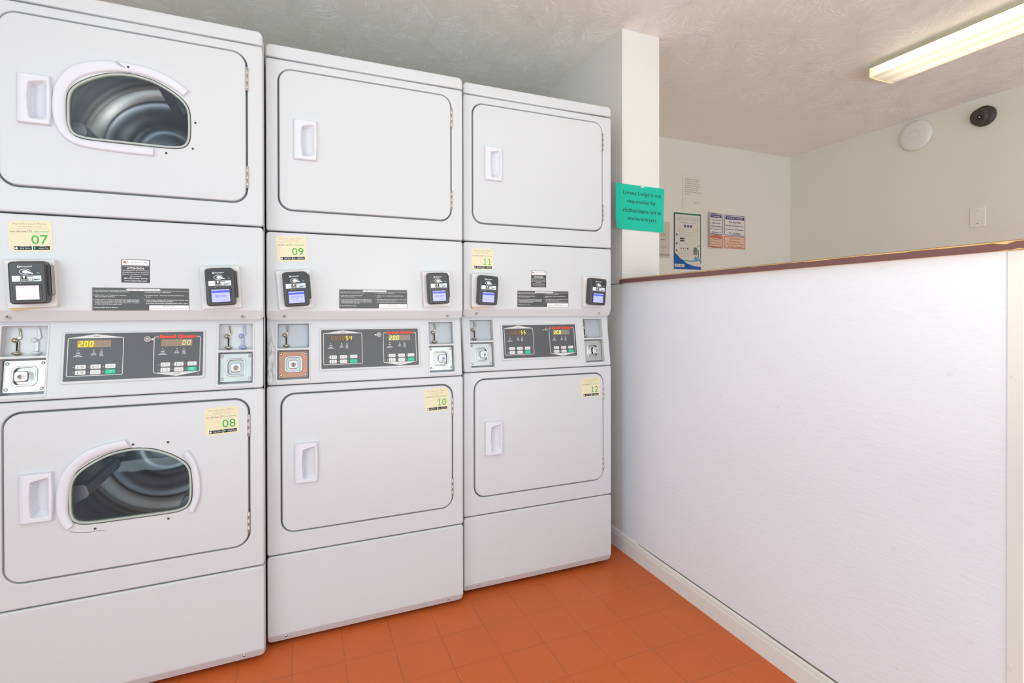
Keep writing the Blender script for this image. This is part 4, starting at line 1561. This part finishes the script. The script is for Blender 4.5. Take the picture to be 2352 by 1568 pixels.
    for s in spec['stickers']:
        o = sticker_mesh(*s).make('number_sticker', r)
        o['label'] = 'cream payment sticker numbered ' + s[0]
    if spec.get('att'):
        attention_label(spec['att'][0], spec['att'][1], -0.0002).make('attention_label', r)
    instruction_label(spec['ins'][0], spec['ins'][1], -0.0002).make('instruction_label', r)
    return r


TRIM_U = (
    ([(0.332, 1.8382), (0.3092, 1.8459), (0.296, 1.8575), (0.2571, 1.8519), (0.2126, 1.8353), (0.1845, 1.8103), (0.1629, 1.7712), (0.156, 1.7234), (0.158, 1.6694), (0.1746, 1.6289), (0.2054, 1.6036), (0.2561, 1.5962), (0.3215, 1.5935), (0.391, 1.5925)],
     [(0.334, 1.8305), (0.318, 1.8300), (0.300, 1.8285), (0.27, 1.8215), (0.237, 1.808), (0.211, 1.790), (0.1925, 1.763), (0.186, 1.736), (0.1855, 1.680), (0.190, 1.6485), (0.2024, 1.6300), (0.2244, 1.6220), (0.2691, 1.6205), (0.391, 1.6195)],
     'white plastic trim piece wrapping the left side of the window'),
    ([(0.302, 1.8590), (0.356, 1.8570), (0.3971, 1.8504), (0.4391, 1.8331), (0.470, 1.8110), (0.482, 1.8028)],
     [(0.335, 1.8312), (0.362, 1.8300), (0.4005, 1.8205), (0.435, 1.805), (0.455, 1.793), (0.4655, 1.7835)],
     'white plastic trim piece over the top right of the window'))
TRIM_L = (
    ([(0.3186, 0.7568), (0.2756, 0.7513), (0.2269, 0.7346), (0.1879, 0.7011), (0.1665, 0.6606), (0.1592, 0.6079), (0.1619, 0.559), (0.1744, 0.5246), (0.1829, 0.5166)],
     [(0.3340, 0.7305), (0.2935, 0.7275), (0.258, 0.716), (0.227, 0.700), (0.203, 0.673), (0.1905, 0.637), (0.1865, 0.603), (0.187, 0.560), (0.1985, 0.5295)],
     'white plastic trim piece around the left of the window'),
    ([(0.4763, 0.7081), (0.4937, 0.675), (0.5061, 0.6263), (0.5075, 0.567), (0.4906, 0.5178)],
     [(0.4580, 0.6945), (0.4795, 0.659), (0.4855, 0.6175), (0.4855, 0.560), (0.4745, 0.5240)],
     'white plastic trim piece at the right of the window'))
SCR_U = [(0.3317, 1.8440, 0.0125), (0.4978, 1.7087), (0.4905, 1.6292), (0.4222, 1.6073)]
SCR_L = [(0.3370, 0.7405), (0.4234, 0.7380), (0.4237, 0.5076), (0.2465, 0.5083)]
CRACK = [(0.1891, 0.5097), (0.2038, 0.5047), (0.2285, 0.5003), (0.2500, 0.5010), (0.2687, 0.4985)]
D = math.radians
YELLOWGLOW = mat('display_amber_glow', (176, 152, 40), 0.35)

C_STEEL = dict(plate=STEEL, upper='metal', sx=0.0295)
dryer((-0.6880, -0.07252, 0.003), 0.0196, dict(
    label='white stacked dryer numbered 07 and 08, with a dark window in each door', windows=True,
    coin=(dict(plate=STEEL, upper='plain', sx=0.030, blank=(0.0725, PLASTIC, 'white plastic blanking piece'), dx=-0.004, lh=-0.002),
          dict(plate=STEEL, upper='plain', sx=0.028, blank=(0.0690, LILACREFLECT, 'plastic blanking piece coloured lilac for its reflections'), lockface=COPPERY)),
    du=('200888', DISPTAN, LIT, YELLOWGLOW), dl=('888800', DISPTAN, LITDIM, None),
    keys=dict(ui=9, ub=(9, 9), li=9, lb=(9, 9), start=True, keyside=1),
    readers=((0.113, 1.208, 0.120, 1.211, D(2.5), D(3), None, True, 0.022), (0.566, 1.2055, 0.568, 1.2075, D(3.5), D(3), '$0.00', False, 0.020)),
    stickers=(('07', 0.106, 1.340, D(3), -0.0002), ('08', 0.5655, 0.7895, D(2), -0.0037)),
    att=(0.3445, 1.2505), ins=(0.360, 1.1675)))
dryer((0.0, 0.0, 0.0), 0.0, dict(
    label='white stacked dryer numbered 09 and 10, with a copper-coloured coin vault plate', windows=False, scuff=True,
    coin=(dict(plate=COPPERY, upper='metal', sx=0.0295, lockface=COPPERY), dict(plate=STEEL, upper='metal', sx=0.0280, dx=0.004)),
    du=('888854', DISPDARK, LIT, None), dl=('200888', DISPGREY, LIT, None),
    keys=dict(ui=1, ub=(0, 0), li=0, lb=(1, 0), start=False, keyside=-1),
    readers=((0.088, 1.207, 0.0915, 1.209, D(4.5), D(5), 'WELCOME TO\nUS', False, 0.018), (0.577, 1.2155, 0.5733, 1.218, D(3), D(2.5), '$2.00', False, 0.020)),
    stickers=(('09', 0.078, 1.346, D(3), -0.0002), ('10', 0.578, 0.799, D(1.5), -0.0037)),
    ins=(0.3493, 1.1773)))
dryer((0.69729, 0.03731, 0.006), -0.00547, dict(
    label='white stacked coin dryer numbered 11 and 12, farthest right, beside the wall column', windows=False,
    coin=(dict(plate=STEEL, upper='metal', sx=0.0270, dx=0.006, lh=0.000), dict(plate=STEEL, upper='metal', sx=0.0160, dx=0.006, lh=0.004)),
    du=('888855', DISPDARK, LIT, None), dl=('200888', DISPGREY, LIT, None),
    keys=dict(ui=9, ub=(9, 9), li=9, lb=(9, 9), start=False, keyside=-1, keym=NICKEL),
    readers=((0.080, 1.208, 0.0813, 1.209, D(-2.7), D(-0.5), '', True, 0.026), (0.583, 1.2085, 0.5788, 1.2098, D(-4), D(-0.5), '', False, 0.022)),
    stickers=(('11', 0.079, 1.334, D(0.5), -0.0002), ('12', 0.5745, 0.794, D(1), -0.0037)),
    att=(0.3262, 1.2605), ins=(0.348, 1.177)))

# ------------------------------------------------------------------ papers and signs
PAPER = mat('white_paper', (226, 222, 208), 0.75, var=0.01)
TEAL = mat('teal_paper', (0, 186, 158), 0.7, var=0.03, vscale=12)


def sheet(b, w_, h_, material, M, curl, nu=14, nv=10, th=0.0003):
    """thin sheet, u 0..w, v 0..h; curl(u,v) -> offset along w"""
    b.grid(nu, nv, lambda s, t: (s * w_, t * h_, curl(s * w_, t * h_) + th), material, M)
    b.grid(nu, nv, lambda s, t: ((1 - s) * w_, t * h_, curl((1 - s) * w_, t * h_)), material, M)


def on_curl(b, n0, curl, lift, M):
    """lift the writing added since vertex n0 onto a curled sheet"""
    Mi = M.inverted()
    for i in range(n0, len(b.v)):
        p = Mi @ b.v[i]
        p.z = curl(p.x, p.y) + lift
        b.v[i] = M @ p


# teal notice taped to the column
nt_ = thing('teal_notice', 'bright teal paper notice with black writing, taped to the column', 'notice', (1.4595, YC, 1.5185))
Mt = front(0, 0, -0.0006, math.radians(-1.0))


def tcurl(u, v):
    k = max(0.0, 0.06 - u) / 0.06
    c = 0.010 * k * k
    q = max(0.0, 0.07 - math.hypot(u, v * 1.1)) / 0.07
    return c + 0.014 * q * q + 0.0012 * math.sin(v * 25 + u * 8) + 0.0014


b = B()
sheet(b, 0.2875, 0.2145, TEAL, Mt, tcurl, 28, 20)
n0 = len(b.v)
for (s, cx, cy, w_, h_) in (('Lorene Lodge is not', 0.1585, 0.1740, 0.221, 0.0235), ('responsible for', 0.1565, 0.1345, 0.166, 0.0235),
                            ('clothes/items left in', 0.1575, 0.0940, 0.222, 0.0205), ('washers/dryers', 0.1575, 0.0530, 0.169, 0.0235)):
    b.text(s, cx, cy, w_, h_, 0, INK, Mt)
on_curl(b, n0, tcurl, 0.0007, Mt)
b.make('paper', nt_)
b = B()
b.add([(0.147, 0.2050, 0.004), (0.167, 0.2055, 0.004), (0.166, 0.2170, 0.003), (0.159, 0.2185, 0.003), (0.148, 0.2165, 0.003)], [(0, 1, 2, 3, 4)], mat('clear_tape', (200, 214, 206), 0.2), Mt)
b.make('tape', nt_)

# plain letter sheet on the far wall
nt_ = thing('letter_notice', 'white typed sheet in capitals on the far wall, above the blue-bordered poster', 'notice', (2.863, YB, 1.915))
M0 = front(0, 0, -0.0006)
cz = lambda u, v: 0.0012 + 0.0008 * math.sin(u * 20 + v * 6)
b = B()
sheet(b, 0.207, 0.285, PAPER, M0, cz)
lines = ['PLEASE DO NOT LEAVE', 'CLOTHES IN WASHERS', 'OR DRYERS AFTER IT\u2019S', 'ALLOTTED TIME. PLEASE', 'BE MINDFUL OF YOUR', 'FELLOW GUEST THAT', 'MAY NEED THE MACHINES', 'AS WELL.']
wd = [0.140, 0.140, 0.145, 0.150, 0.136, 0.136, 0.165, 0.052]
n0 = len(b.v)
for k, s in enumerate(lines):
    b.ltext(s, 0.0235, 0.245 - k * 0.0168, 0.0085, 0, mat('faded_ink', (118, 112, 100), 0.7, var=0), M0, wmax=wd[k])
b.ltext('MGMT', 0.118, 0.064, 0.0085, 0, mat('faded_ink', (118, 112, 100)), M0, wmax=0.040)
on_curl(b, n0, cz, 0.0007, M0)
b.make('paper', nt_)

# blue and green bordered payment poster
NAVY = mat('poster_navy', (20, 62, 108), 0.5, var=0)
DKGREEN = mat('poster_green', (0, 104, 88), 0.5, var=0)
BLUE = mat('poster_blue', (0, 84, 168), 0.5, var=0.05)
PWHITE = mat('poster_white', (216, 212, 200), 0.5, var=0)
LGREY = mat('poster_grey_ink', (150, 148, 146), 0.6, var=0)
DOTB = mat('poster_dot_blue', (24, 52, 116), 0.5, var=0)
WAVE = mat('poster_wave_blue', (96, 156, 196), 0.5, var=0.2, vscale=60)
nt_ = thing('payment_poster', 'tall blue and green bordered poster with a wave, on the far wall', 'poster', (2.778, YB, 1.455))
b = B()
pw, ph = 0.272, 0.439
b.slab([(0, 0), (pw, 0), (pw, ph), (0, ph)], 0.0, 0.002, PWHITE, M0)
z = 0.0023
b.quad(0, 0.011, 0.100, ph, z - .0001, NAVY, M0)
b.quad(pw - 0.009, pw, 0.05, ph, z - .0001, DKGREEN, M0)
b.quad(0, pw, ph - 0.011, ph, z + .0001, DKGREEN, M0)
b.quad(0.013, 0.014, 0.1, ph - 0.012, z, PWHITE, M0)
b.flat([(0, 0), (pw, 0), (pw, 0.022), (0.20, 0.027), (0.13, 0.046), (0.07, 0.078), (0.03, 0.103), (0.0, 0.125)], z, BLUE, M0)
b.flat([(0.0, 0.125), (0.03, 0.100), (0.07, 0.070), (0.095, 0.058), (0.105, 0.062), (0.060, 0.088), (0.011, 0.128)], z + .0002, DKGREEN, M0)
b.flat([(0.060, 0.080), (0.12, 0.072), (0.19, 0.070), (0.245, 0.082), (pw, 0.095), (pw, 0.075), (0.23, 0.064), (0.17, 0.058), (0.11, 0.064)], z + .0003, WAVE, M0)
b.flat([(0.195, 0.075), (0.212, 0.108), (0.220, 0.098), (0.232, 0.092), (0.240, 0.080)], z + .0003, WAVE, M0)
b.text('Pay with your phone or credit card', 0.140, 0.403, 0.215, 0.0105, z, LGREY, M0)
b.text('Register now for rewards and special offers', 0.143, 0.388, 0.232, 0.0105, z, LGREY, M0)
b.text("It\u2019s as easy as 1, 2 and 3!", 0.140, 0.364, 0.150, 0.009, z, mat('poster_dark_ink', (84, 84, 88), 0.6, var=0), M0)
for k, x in enumerate((0.112, 0.142, 0.172)):
    b.disc(x, 0.338, 0.0115, z, DOTB, M0, 18)
    b.text(str(k + 1), x, 0.338, None, 0.012, z + .0002, PWHITE, M0, bold=True)
for k, s in enumerate(('Download the app from the App Store or Google Play', 'and follow the steps shown to create an account', 'before you start your first load.')):
    b.text(s, 0.140 - 0.025 * (k == 2), 0.316 - k * 0.0125, (0.208, 0.208, 0.150)[k], 0.0058, z, LGREY, M0)
for k, y in enumerate((0.268, 0.199, 0.143)):
    b.disc(0.028, y, 0.0085, z, DOTB, M0, 16)
    b.text(str(k + 1), 0.028, y, None, 0.009, z + .0002, PWHITE, M0, bold=True)
for y, w_ in ((0.270, 0.20), (0.258, 0.135), (0.199, 0.155), (0.148, 0.115), (0.136, 0.120), (0.124, 0.125), (0.112, 0.115), (0.100, 0.085)):
    b.text('Scan the code and add money to your account', 0.045 + w_ / 2, y, w_, 0.0050, z, LGREY, M0)
for y in (0.233, 0.216):
    b.slab(rrect(0.062, 0.104, y, y + 0.013, 0.001, 2), 0.002, 0.0024, INK, M0)
b.text('App Store', 0.084, 0.2395, 0.028, 0.005, 0.0027, PWHITE, M0)
b.text('Google Play', 0.084, 0.2225, 0.030, 0.005, 0.0027, PWHITE, M0)
for x, c in ((0.066, (120, 124, 160)), (0.087, (190, 110, 80)), (0.108, (200, 176, 140)), (0.131, (30, 70, 66))):
    b.quad(x, x + 0.013, 0.157, 0.168, z, mat('pay_mark_%d' % c[0], c, 0.5, var=0), M0)
# picture of a card reader and hand
b.quad(0.193, 0.233, 0.115, 0.165, z, mat('poster_reader_grey', (128, 136, 128), 0.5, var=0.1), M0)
b.quad(0.195, 0.231, 0.166, 0.174, z + .0001, DKGREEN, M0)
b.quad(0.197, 0.228, 0.150, 0.157, z + .0001, DKGREEN, M0)
b.flat([(0.236, 0.088), (0.246, 0.088), (0.249, 0.13), (0.243, 0.165), (0.236, 0.150), (0.240, 0.12)], z, mat('poster_olive', (104, 120, 84), 0.5, var=0), M0)
b.quad(0.236, 0.258, 0.186, 0.191, z, DKGREEN, M0)
b.quad(0.006, 0.104, 0.016, 0.040, 0.0029, PWHITE, M0)
b.text('GET APP', 0.052, 0.028, 0.070, 0.014, 0.0031, INK, M0)
b.make('poster_sheet', nt_)

# paired washer signs
FRAMEB = mat('sign_blue', (44, 44, 116), 0.5, var=0)
FRAMER = mat('sign_red', (178, 62, 44), 0.5, var=0)
SIGNP = mat('sign_paper', (224, 218, 212), 0.5, var=0)
SIGNPINK = mat('sign_pink', (226, 188, 166), 0.5, var=0)


def dense(pts, d=0.008):
    out = []
    for i, p in enumerate(pts):
        q = Vector(pts[(i + 1) % len(pts)])
        p = Vector(p)
        k = max(1, int((q - p).length / d))
        out += [tuple(p.lerp(q, j / k)) for j in range(k)]
    return out


def gridflat(b, x0, x1, y0, y1, material):
    n = 14
    for i in range(n):
        b.quad(x0 + (x1 - x0) * i / n, x0 + (x1 - x0) * (i + 1) / n, y0, y1, 0, material, M0)


def laundry_sign(name, label, loc, w_, h_, split, top, topw, bot, botw, curl, head=None, bhead=False, pinktop=False):
    t = thing(name, label, 'sign', loc, group='laundry rule signs')
    b = B()
    sheet(b, w_, h_, SIGNP, M0, curl, 16, 12, 0.0006)
    n0 = len(b.v)
    gridflat(b, 0.003, w_ - 0.003, 0.003, split - 0.001, SIGNPINK)
    n1 = len(b.v)
    b.frame(dense(rrect(0.006, w_ - 0.006, split + 0.003, h_ - 0.006, 0.010)), 0.0042, 0.001, FRAMEB, M0)
    b.frame(dense(rrect(0.006, w_ - 0.006, 0.006, split - 0.003, 0.007)), 0.0038, 0.001, FRAMER, M0)
    hh = h_ - split
    gridflat(b, 0.018, w_ - 0.018, h_ - 0.041, h_ - 0.017, FRAMEB)
    n2 = len(b.v)
    b.text(head, w_ / 2, h_ - 0.029, (w_ - 0.036) * 0.80, 0.0135, 0, SIGNP, M0, bold=True)
    n3 = len(b.v)
    dy = (hh - 0.055) / len(top)
    for k, s in enumerate(top):
        b.text(s, w_ / 2 + (0.004 if w_ < 0.2 else -0.003), h_ - 0.052 - dy * (k + 0.35), topw[k], 0.0148 if w_ > 0.2 else 0.0115, 0, FRAMEB, M0, bold=True)
    if bhead:
        gridflat(b, 0.016, w_ - 0.014, split - 0.028, split - 0.010, mat('sign_salmon', (214, 116, 92), 0.5, var=0))
    n4 = len(b.v)
    db = (split - 0.018) / len(bot)
    for k, s in enumerate(bot):
        b.text(s, w_ / 2, split - 0.012 - db * (k + 0.45), botw[k], 0.0098 if w_ > 0.2 else 0.0078, 0, FRAMER, M0, bold=True)
    for i0, i1, lf in ((n0, n1, 0.0009), (n1, n2, 0.0013), (n2, n3, 0.0016), (n3, n4, 0.0014), (n4, len(b.v), 0.0016)):
        Mi = M0.inverted()
        for i in range(i0, i1):
            p = Mi @ b.v[i]
            p.z = curl(p.x, p.y) + lf
            b.v[i] = M0 @ p
    b.make('sign_sheet', t)


laundry_sign('laundry_sign', 'blue and red framed less soap sign curling off the far wall', (3.117, YB, 1.632), 0.163, 0.288, 0.110,
             ['We Suggest Using', 'LESS SOAP', 'With These Washers', 'Try 1/2 As Much As You', 'Would Normally Use'], [0.104, 0.094, 0.120, 0.128, 0.106],
             ['Para Obtener Resultados', 'Le Sugerimos Usar', 'Menos Detergente En', 'Estas Lavadoras', 'La Mitad De Lo Normal'], [0.125, 0.124, 0.122, 0.115, 0.118],
             lambda u, v: 0.002 + 0.020 * (max(0, 0.11 - u) / 0.11) ** 2, head='For Best Results', bhead=True)
laundry_sign('laundry_sign', 'blue and red framed notice sign about damage to clothes on far wall', (3.288, YB, 1.634), 0.238, 0.283, 0.108,
             ['We Are Not', 'Responsible For', 'Loss or Damage', 'To Clothes'], [0.130, 0.190, 0.190, 0.124],
             ['Nosotros No', 'Nos Hacemos', 'Responsables Por Ropa', 'Perdida O Danada'], [0.104, 0.114, 0.190, 0.150],
             lambda u, v: 0.0012, head='NOTICE')

# price chart, mostly behind the column
nt_ = thing('price_chart', 'faded price chart on the far wall, half hidden behind the column', 'notice', (2.524, YB, 1.535))
b = B()
b.slab([(0, 0), (0.217, 0), (0.217, 0.280), (0, 0.280)], 0.0, 0.001, mat('aged_paper', (204, 198, 182), 0.7, var=0), M0)
z = 0.0013
AG = mat('chart_tan', (168, 160, 140), 0.6, var=0)
OL = mat('chart_olive_ink', (142, 126, 72), 0.6, var=0)
for k, y in enumerate((0.165, 0.072)):
    b.frame([(0.012, y), (0.208, y), (0.208, y + 0.030), (0.012, y + 0.030)], 0.001, z, AG, M0)
    b.text('2.00', 0.155, y + 0.015, 0.052, 0.015, z, OL if k == 0 else AG, M0, bold=True)
b.text('WASHER', 0.150, 0.142, 0.048, 0.007, z, INK, M0, bold=True)
b.text('2.00 per load', 0.147, 0.129, 0.046, 0.006, z, LGREY, M0)
b.text('DRYER', 0.160, 0.224, 0.042, 0.007, z, LGREY, M0)
b.quad(0.004, 0.215, 0.018, 0.031, z, AG, M0)
b.quad(0.100, 0.114, 0.126, 0.136, z, mat('chart_maroon', (110, 40, 44), 0.6, var=0), M0)
b.make('chart_sheet', nt_)

# ------------------------------------------------------------------ fittings on the right wall
MR = Matrix(((0, 0, -1, 0), (-1, 0, 0, 0), (0, 1, 0, 0), (0, 0, 0, 1)))     # u towards the camera, v up, w off the wall

ap = thing('wall_access_point', 'flat round white wireless access point on the right wall below the ceiling', 'access point', (XR, 0.291, 2.341))
b = B()
b.lathe([(0.088, 0.0005), (0.1015, 0.004), (0.1035, 0.010), (0.101, 0.017), (0.092, 0.024), (0.07, 0.0285), (0.0325, 0.0300)], mat('satin_white_plastic', (226, 224, 218), 0.35, var=0), MR, 48, cap=True)
b.make('housing', ap)
b = B()
b.ring(0, 0, 0.034, 0.0016, 0.0306, mat('ap_ring_grey', (190, 190, 186), 0.5, var=0), MR, 36)
b.text('aruba', -0.002, -0.012, 0.018, 0.005, 0.0306, LGREY, MR)
b.make('badge_ring', ap)

cam_t = thing('security_camera', 'dark grey turret security camera on the right wall near the ceiling', 'camera', (XR, -0.0900, 2.341))
CAMG = mat('dark_grey_plastic', (64, 60, 58), 0.5, bump=0.15, bscale=300)
b = B()
b.lathe([(0.058, 0.0005), (0.062, 0.004), (0.062, 0.016), (0.057, 0.022), (0.050, 0.026), (0.02, 0.030)], CAMG, MR, 36)
b.make('mounting_base', cam_t)
b = B()
MB = MR @ Matrix.Translation((-0.007, -0.003, 0.022)) @ Matrix.Rotation(math.radians(10), 4, 'X') @ Matrix.Rotation(math.radians(-12), 4, 'Y')
b.lathe([(0.043, -0.006), (0.049, 0.004), (0.050, 0.016), (0.048, 0.026), (0.044, 0.031), (0.040, 0.033)], CAMG, MB, 36)
b.ring(0, 0, 0.0415, 0.0015, 0.0334, DARKGAP, MB, 36)
b.make('turret', cam_t)
b = B()
b.lathe([(0.0125, 0.033), (0.0120, 0.036), (0.0095, 0.0365), (0.0085, 0.034), (0.006, 0.0335)], BLACK, MB @ Matrix.Translation((0.014, -0.004, 0)), 20)
b.lathe([(0.005, 0.034), (0.004, 0.0365), (0.0001, 0.0372)], CHROME, MB @ Matrix.Translation((0.014, -0.004, 0)), 14, cap=False)
b.lathe([(0.0075, 0.033), (0.0070, 0.0348), (0.0001, 0.0350)], mat('red_sensor', (74, 36, 34), 0.3), MB @ Matrix.Translation((-0.018, -0.004, 0)), 16, cap=False)
b.lathe([(0.0030, 0.033), (0.0028, 0.0360), (0.0001, 0.0362)], WINK, MB @ Matrix.Translation((0.0135, -0.0035, 0.0012)), 10, cap=False)
b.make('lens', cam_t)

bp_ = thing('blank_wall_plate', 'pale blank cover plate on the right wall just above the ledge', 'wall plate', (XR, -0.0560, 1.7175))
b = B()
b.slab(rrect(-0.0405, 0.0405, -0.0625, 0.0625, 0.003, 3), 0.0005, 0.0055, mat('almond_plate', (232, 230, 216), 0.4, var=0), MR, bevel=0.003)
b.make('cover', bp_)
for v, c in ((0.048, mat('painted_screw', (196, 192, 176), 0.5, var=0)), (-0.048, DARKGAP)):
    b = B()
    b.lathe([(0.0032, 0.005), (0.0030, 0.0062), (0.0001, 0.0066)], c, MR @ Matrix.Translation((0.0, v * 0.82, 0)), 12, cap=False)
    b.make('plate_screw', bp_)

# ------------------------------------------------------------------ fluorescent wraparound lamp on the ceiling
LX, LY0, LY1 = 3.030, -0.100, -1.32


def lens_material():
    m = bpy.data.materials.new('lit_acrylic_diffuser')
    m.use_nodes = True
    N, Lk = m.node_tree.nodes, m.node_tree.links
    bs = N['Principled BSDF']
    bs.inputs['Base Color'].default_value = lin((246, 240, 214))
    bs.inputs['Roughness'].default_value = 0.35
    tc = N.new('ShaderNodeTexCoord')
    sp = N.new('ShaderNodeSeparateXYZ')
    Lk.new(tc.outputs['Object'], sp.inputs[0])
    # two tubes run behind the acrylic: brighter in front of each, fading before the tube ends
    s = N.new('ShaderNodeMath')
    s.operation = 'ABSOLUTE'
    Lk.new(sp.outputs[0], s.inputs[0])
    rp = N.new('ShaderNodeValToRGB')
    e = rp.color_ramp.elements
    e[0].position, e[0].color = 0.0, (0.40, 0.40, 0.40, 1)
    e[1].position, e[1].color = 1.0, (1.0, 1.0, 1.0, 1)
    for p, v in ((0.18, 0.40), (0.38, 0.62), (0.56, 0.62), (0.72, 0.40), (0.955, 0.36), (0.97, 1.0)):
        q = e.new(p)
        q.color = (v, v, v, 1)
    sc = N.new('ShaderNodeMath')
    sc.operation = 'MULTIPLY'
    sc.inputs[1].default_value = 1 / 0.098
    Lk.new(s.outputs[0], sc.inputs[0])
    Lk.new(sc.outputs[0], rp.inputs[0])
    yy = N.new('ShaderNodeMapRange')
    yy.interpolation_type = 'SMOOTHSTEP'
    yy.inputs['From Min'].default_value = -0.01
    yy.inputs['From Max'].default_value = -0.16
    yy.inputs['To Min'].default_value = 0.35
    Lk.new(sp.outputs[1], yy.inputs[0])
    st = N.new('ShaderNodeMath')
    st.operation = 'MULTIPLY'
    Lk.new(rp.outputs[0], st.inputs[0])
    Lk.new(yy.outputs[0], st.inputs[1])
    s2 = N.new('ShaderNodeMath')
    s2.operation = 'MULTIPLY'
    s2.inputs[1].default_value = 1.45
    Lk.new(st.outputs[0], s2.inputs[0])
    bs.inputs['Emission Color'].default_value = (1.0, 0.92, 0.68, 1)
    Lk.new(s2.outputs[0], bs.inputs['Emission Strength'])
    return m


lamp = thing('ceiling_light', 'long warm-lit fluorescent ceiling light with a clear ribbed wraparound cover', 'ceiling light', (LX, LY0, CZ))
PAN = mat('lamp_pan_enamel', (206, 200, 172), 0.4)
b = B()
b.box(-0.060, 0.060, LY1 - LY0, 0.0, -0.026, 0.0, PAN)
b.make('pan', lamp)
b = B()
cross = [(-0.086, -0.026), (-0.095, -0.030), (-0.097, -0.072), (-0.094, -0.0775), (-0.06, -0.0800), (0.0, -0.0815), (0.06, -0.0800), (0.094, -0.0775), (0.097, -0.072), (0.095, -0.030), (0.086, -0.026)]
LENS = lens_material()
vs = [(x, y, z) for y in (-0.004, LY1 - LY0 + 0.004) for x, z in cross]
n = len(cross)
b.add(vs, [(i + 1, i, n + i, n + i + 1) for i in range(n - 1)], LENS)
b.add([(-0.086, -0.004, -0.0262), (0.086, -0.004, -0.0262), (0.086, LY1 - LY0 + 0.004, -0.0262), (-0.086, LY1 - LY0 + 0.004, -0.0262)], [(0, 1, 2, 3)], PAN)
b.make('diffuser', lamp)
for yy in (0.0, LY1 - LY0):
    b = B()
    Mx = Matrix(((1, 0, 0, 0), (0, 0, -1, yy), (0, 1, 0, 0), (0, 0, 0, 1)))
    b.slab(list(reversed([(x * 1.02, z - 0.001) for x, z in cross]))[::-1][::-1] if False else [(x * 1.02, z * 1.01) for x, z in cross], -0.004, 0.0005, mat('lamp_end_cap', (240, 226, 178), 0.35, emit=0.15), Mx)
    b.make('end_cap', lamp)
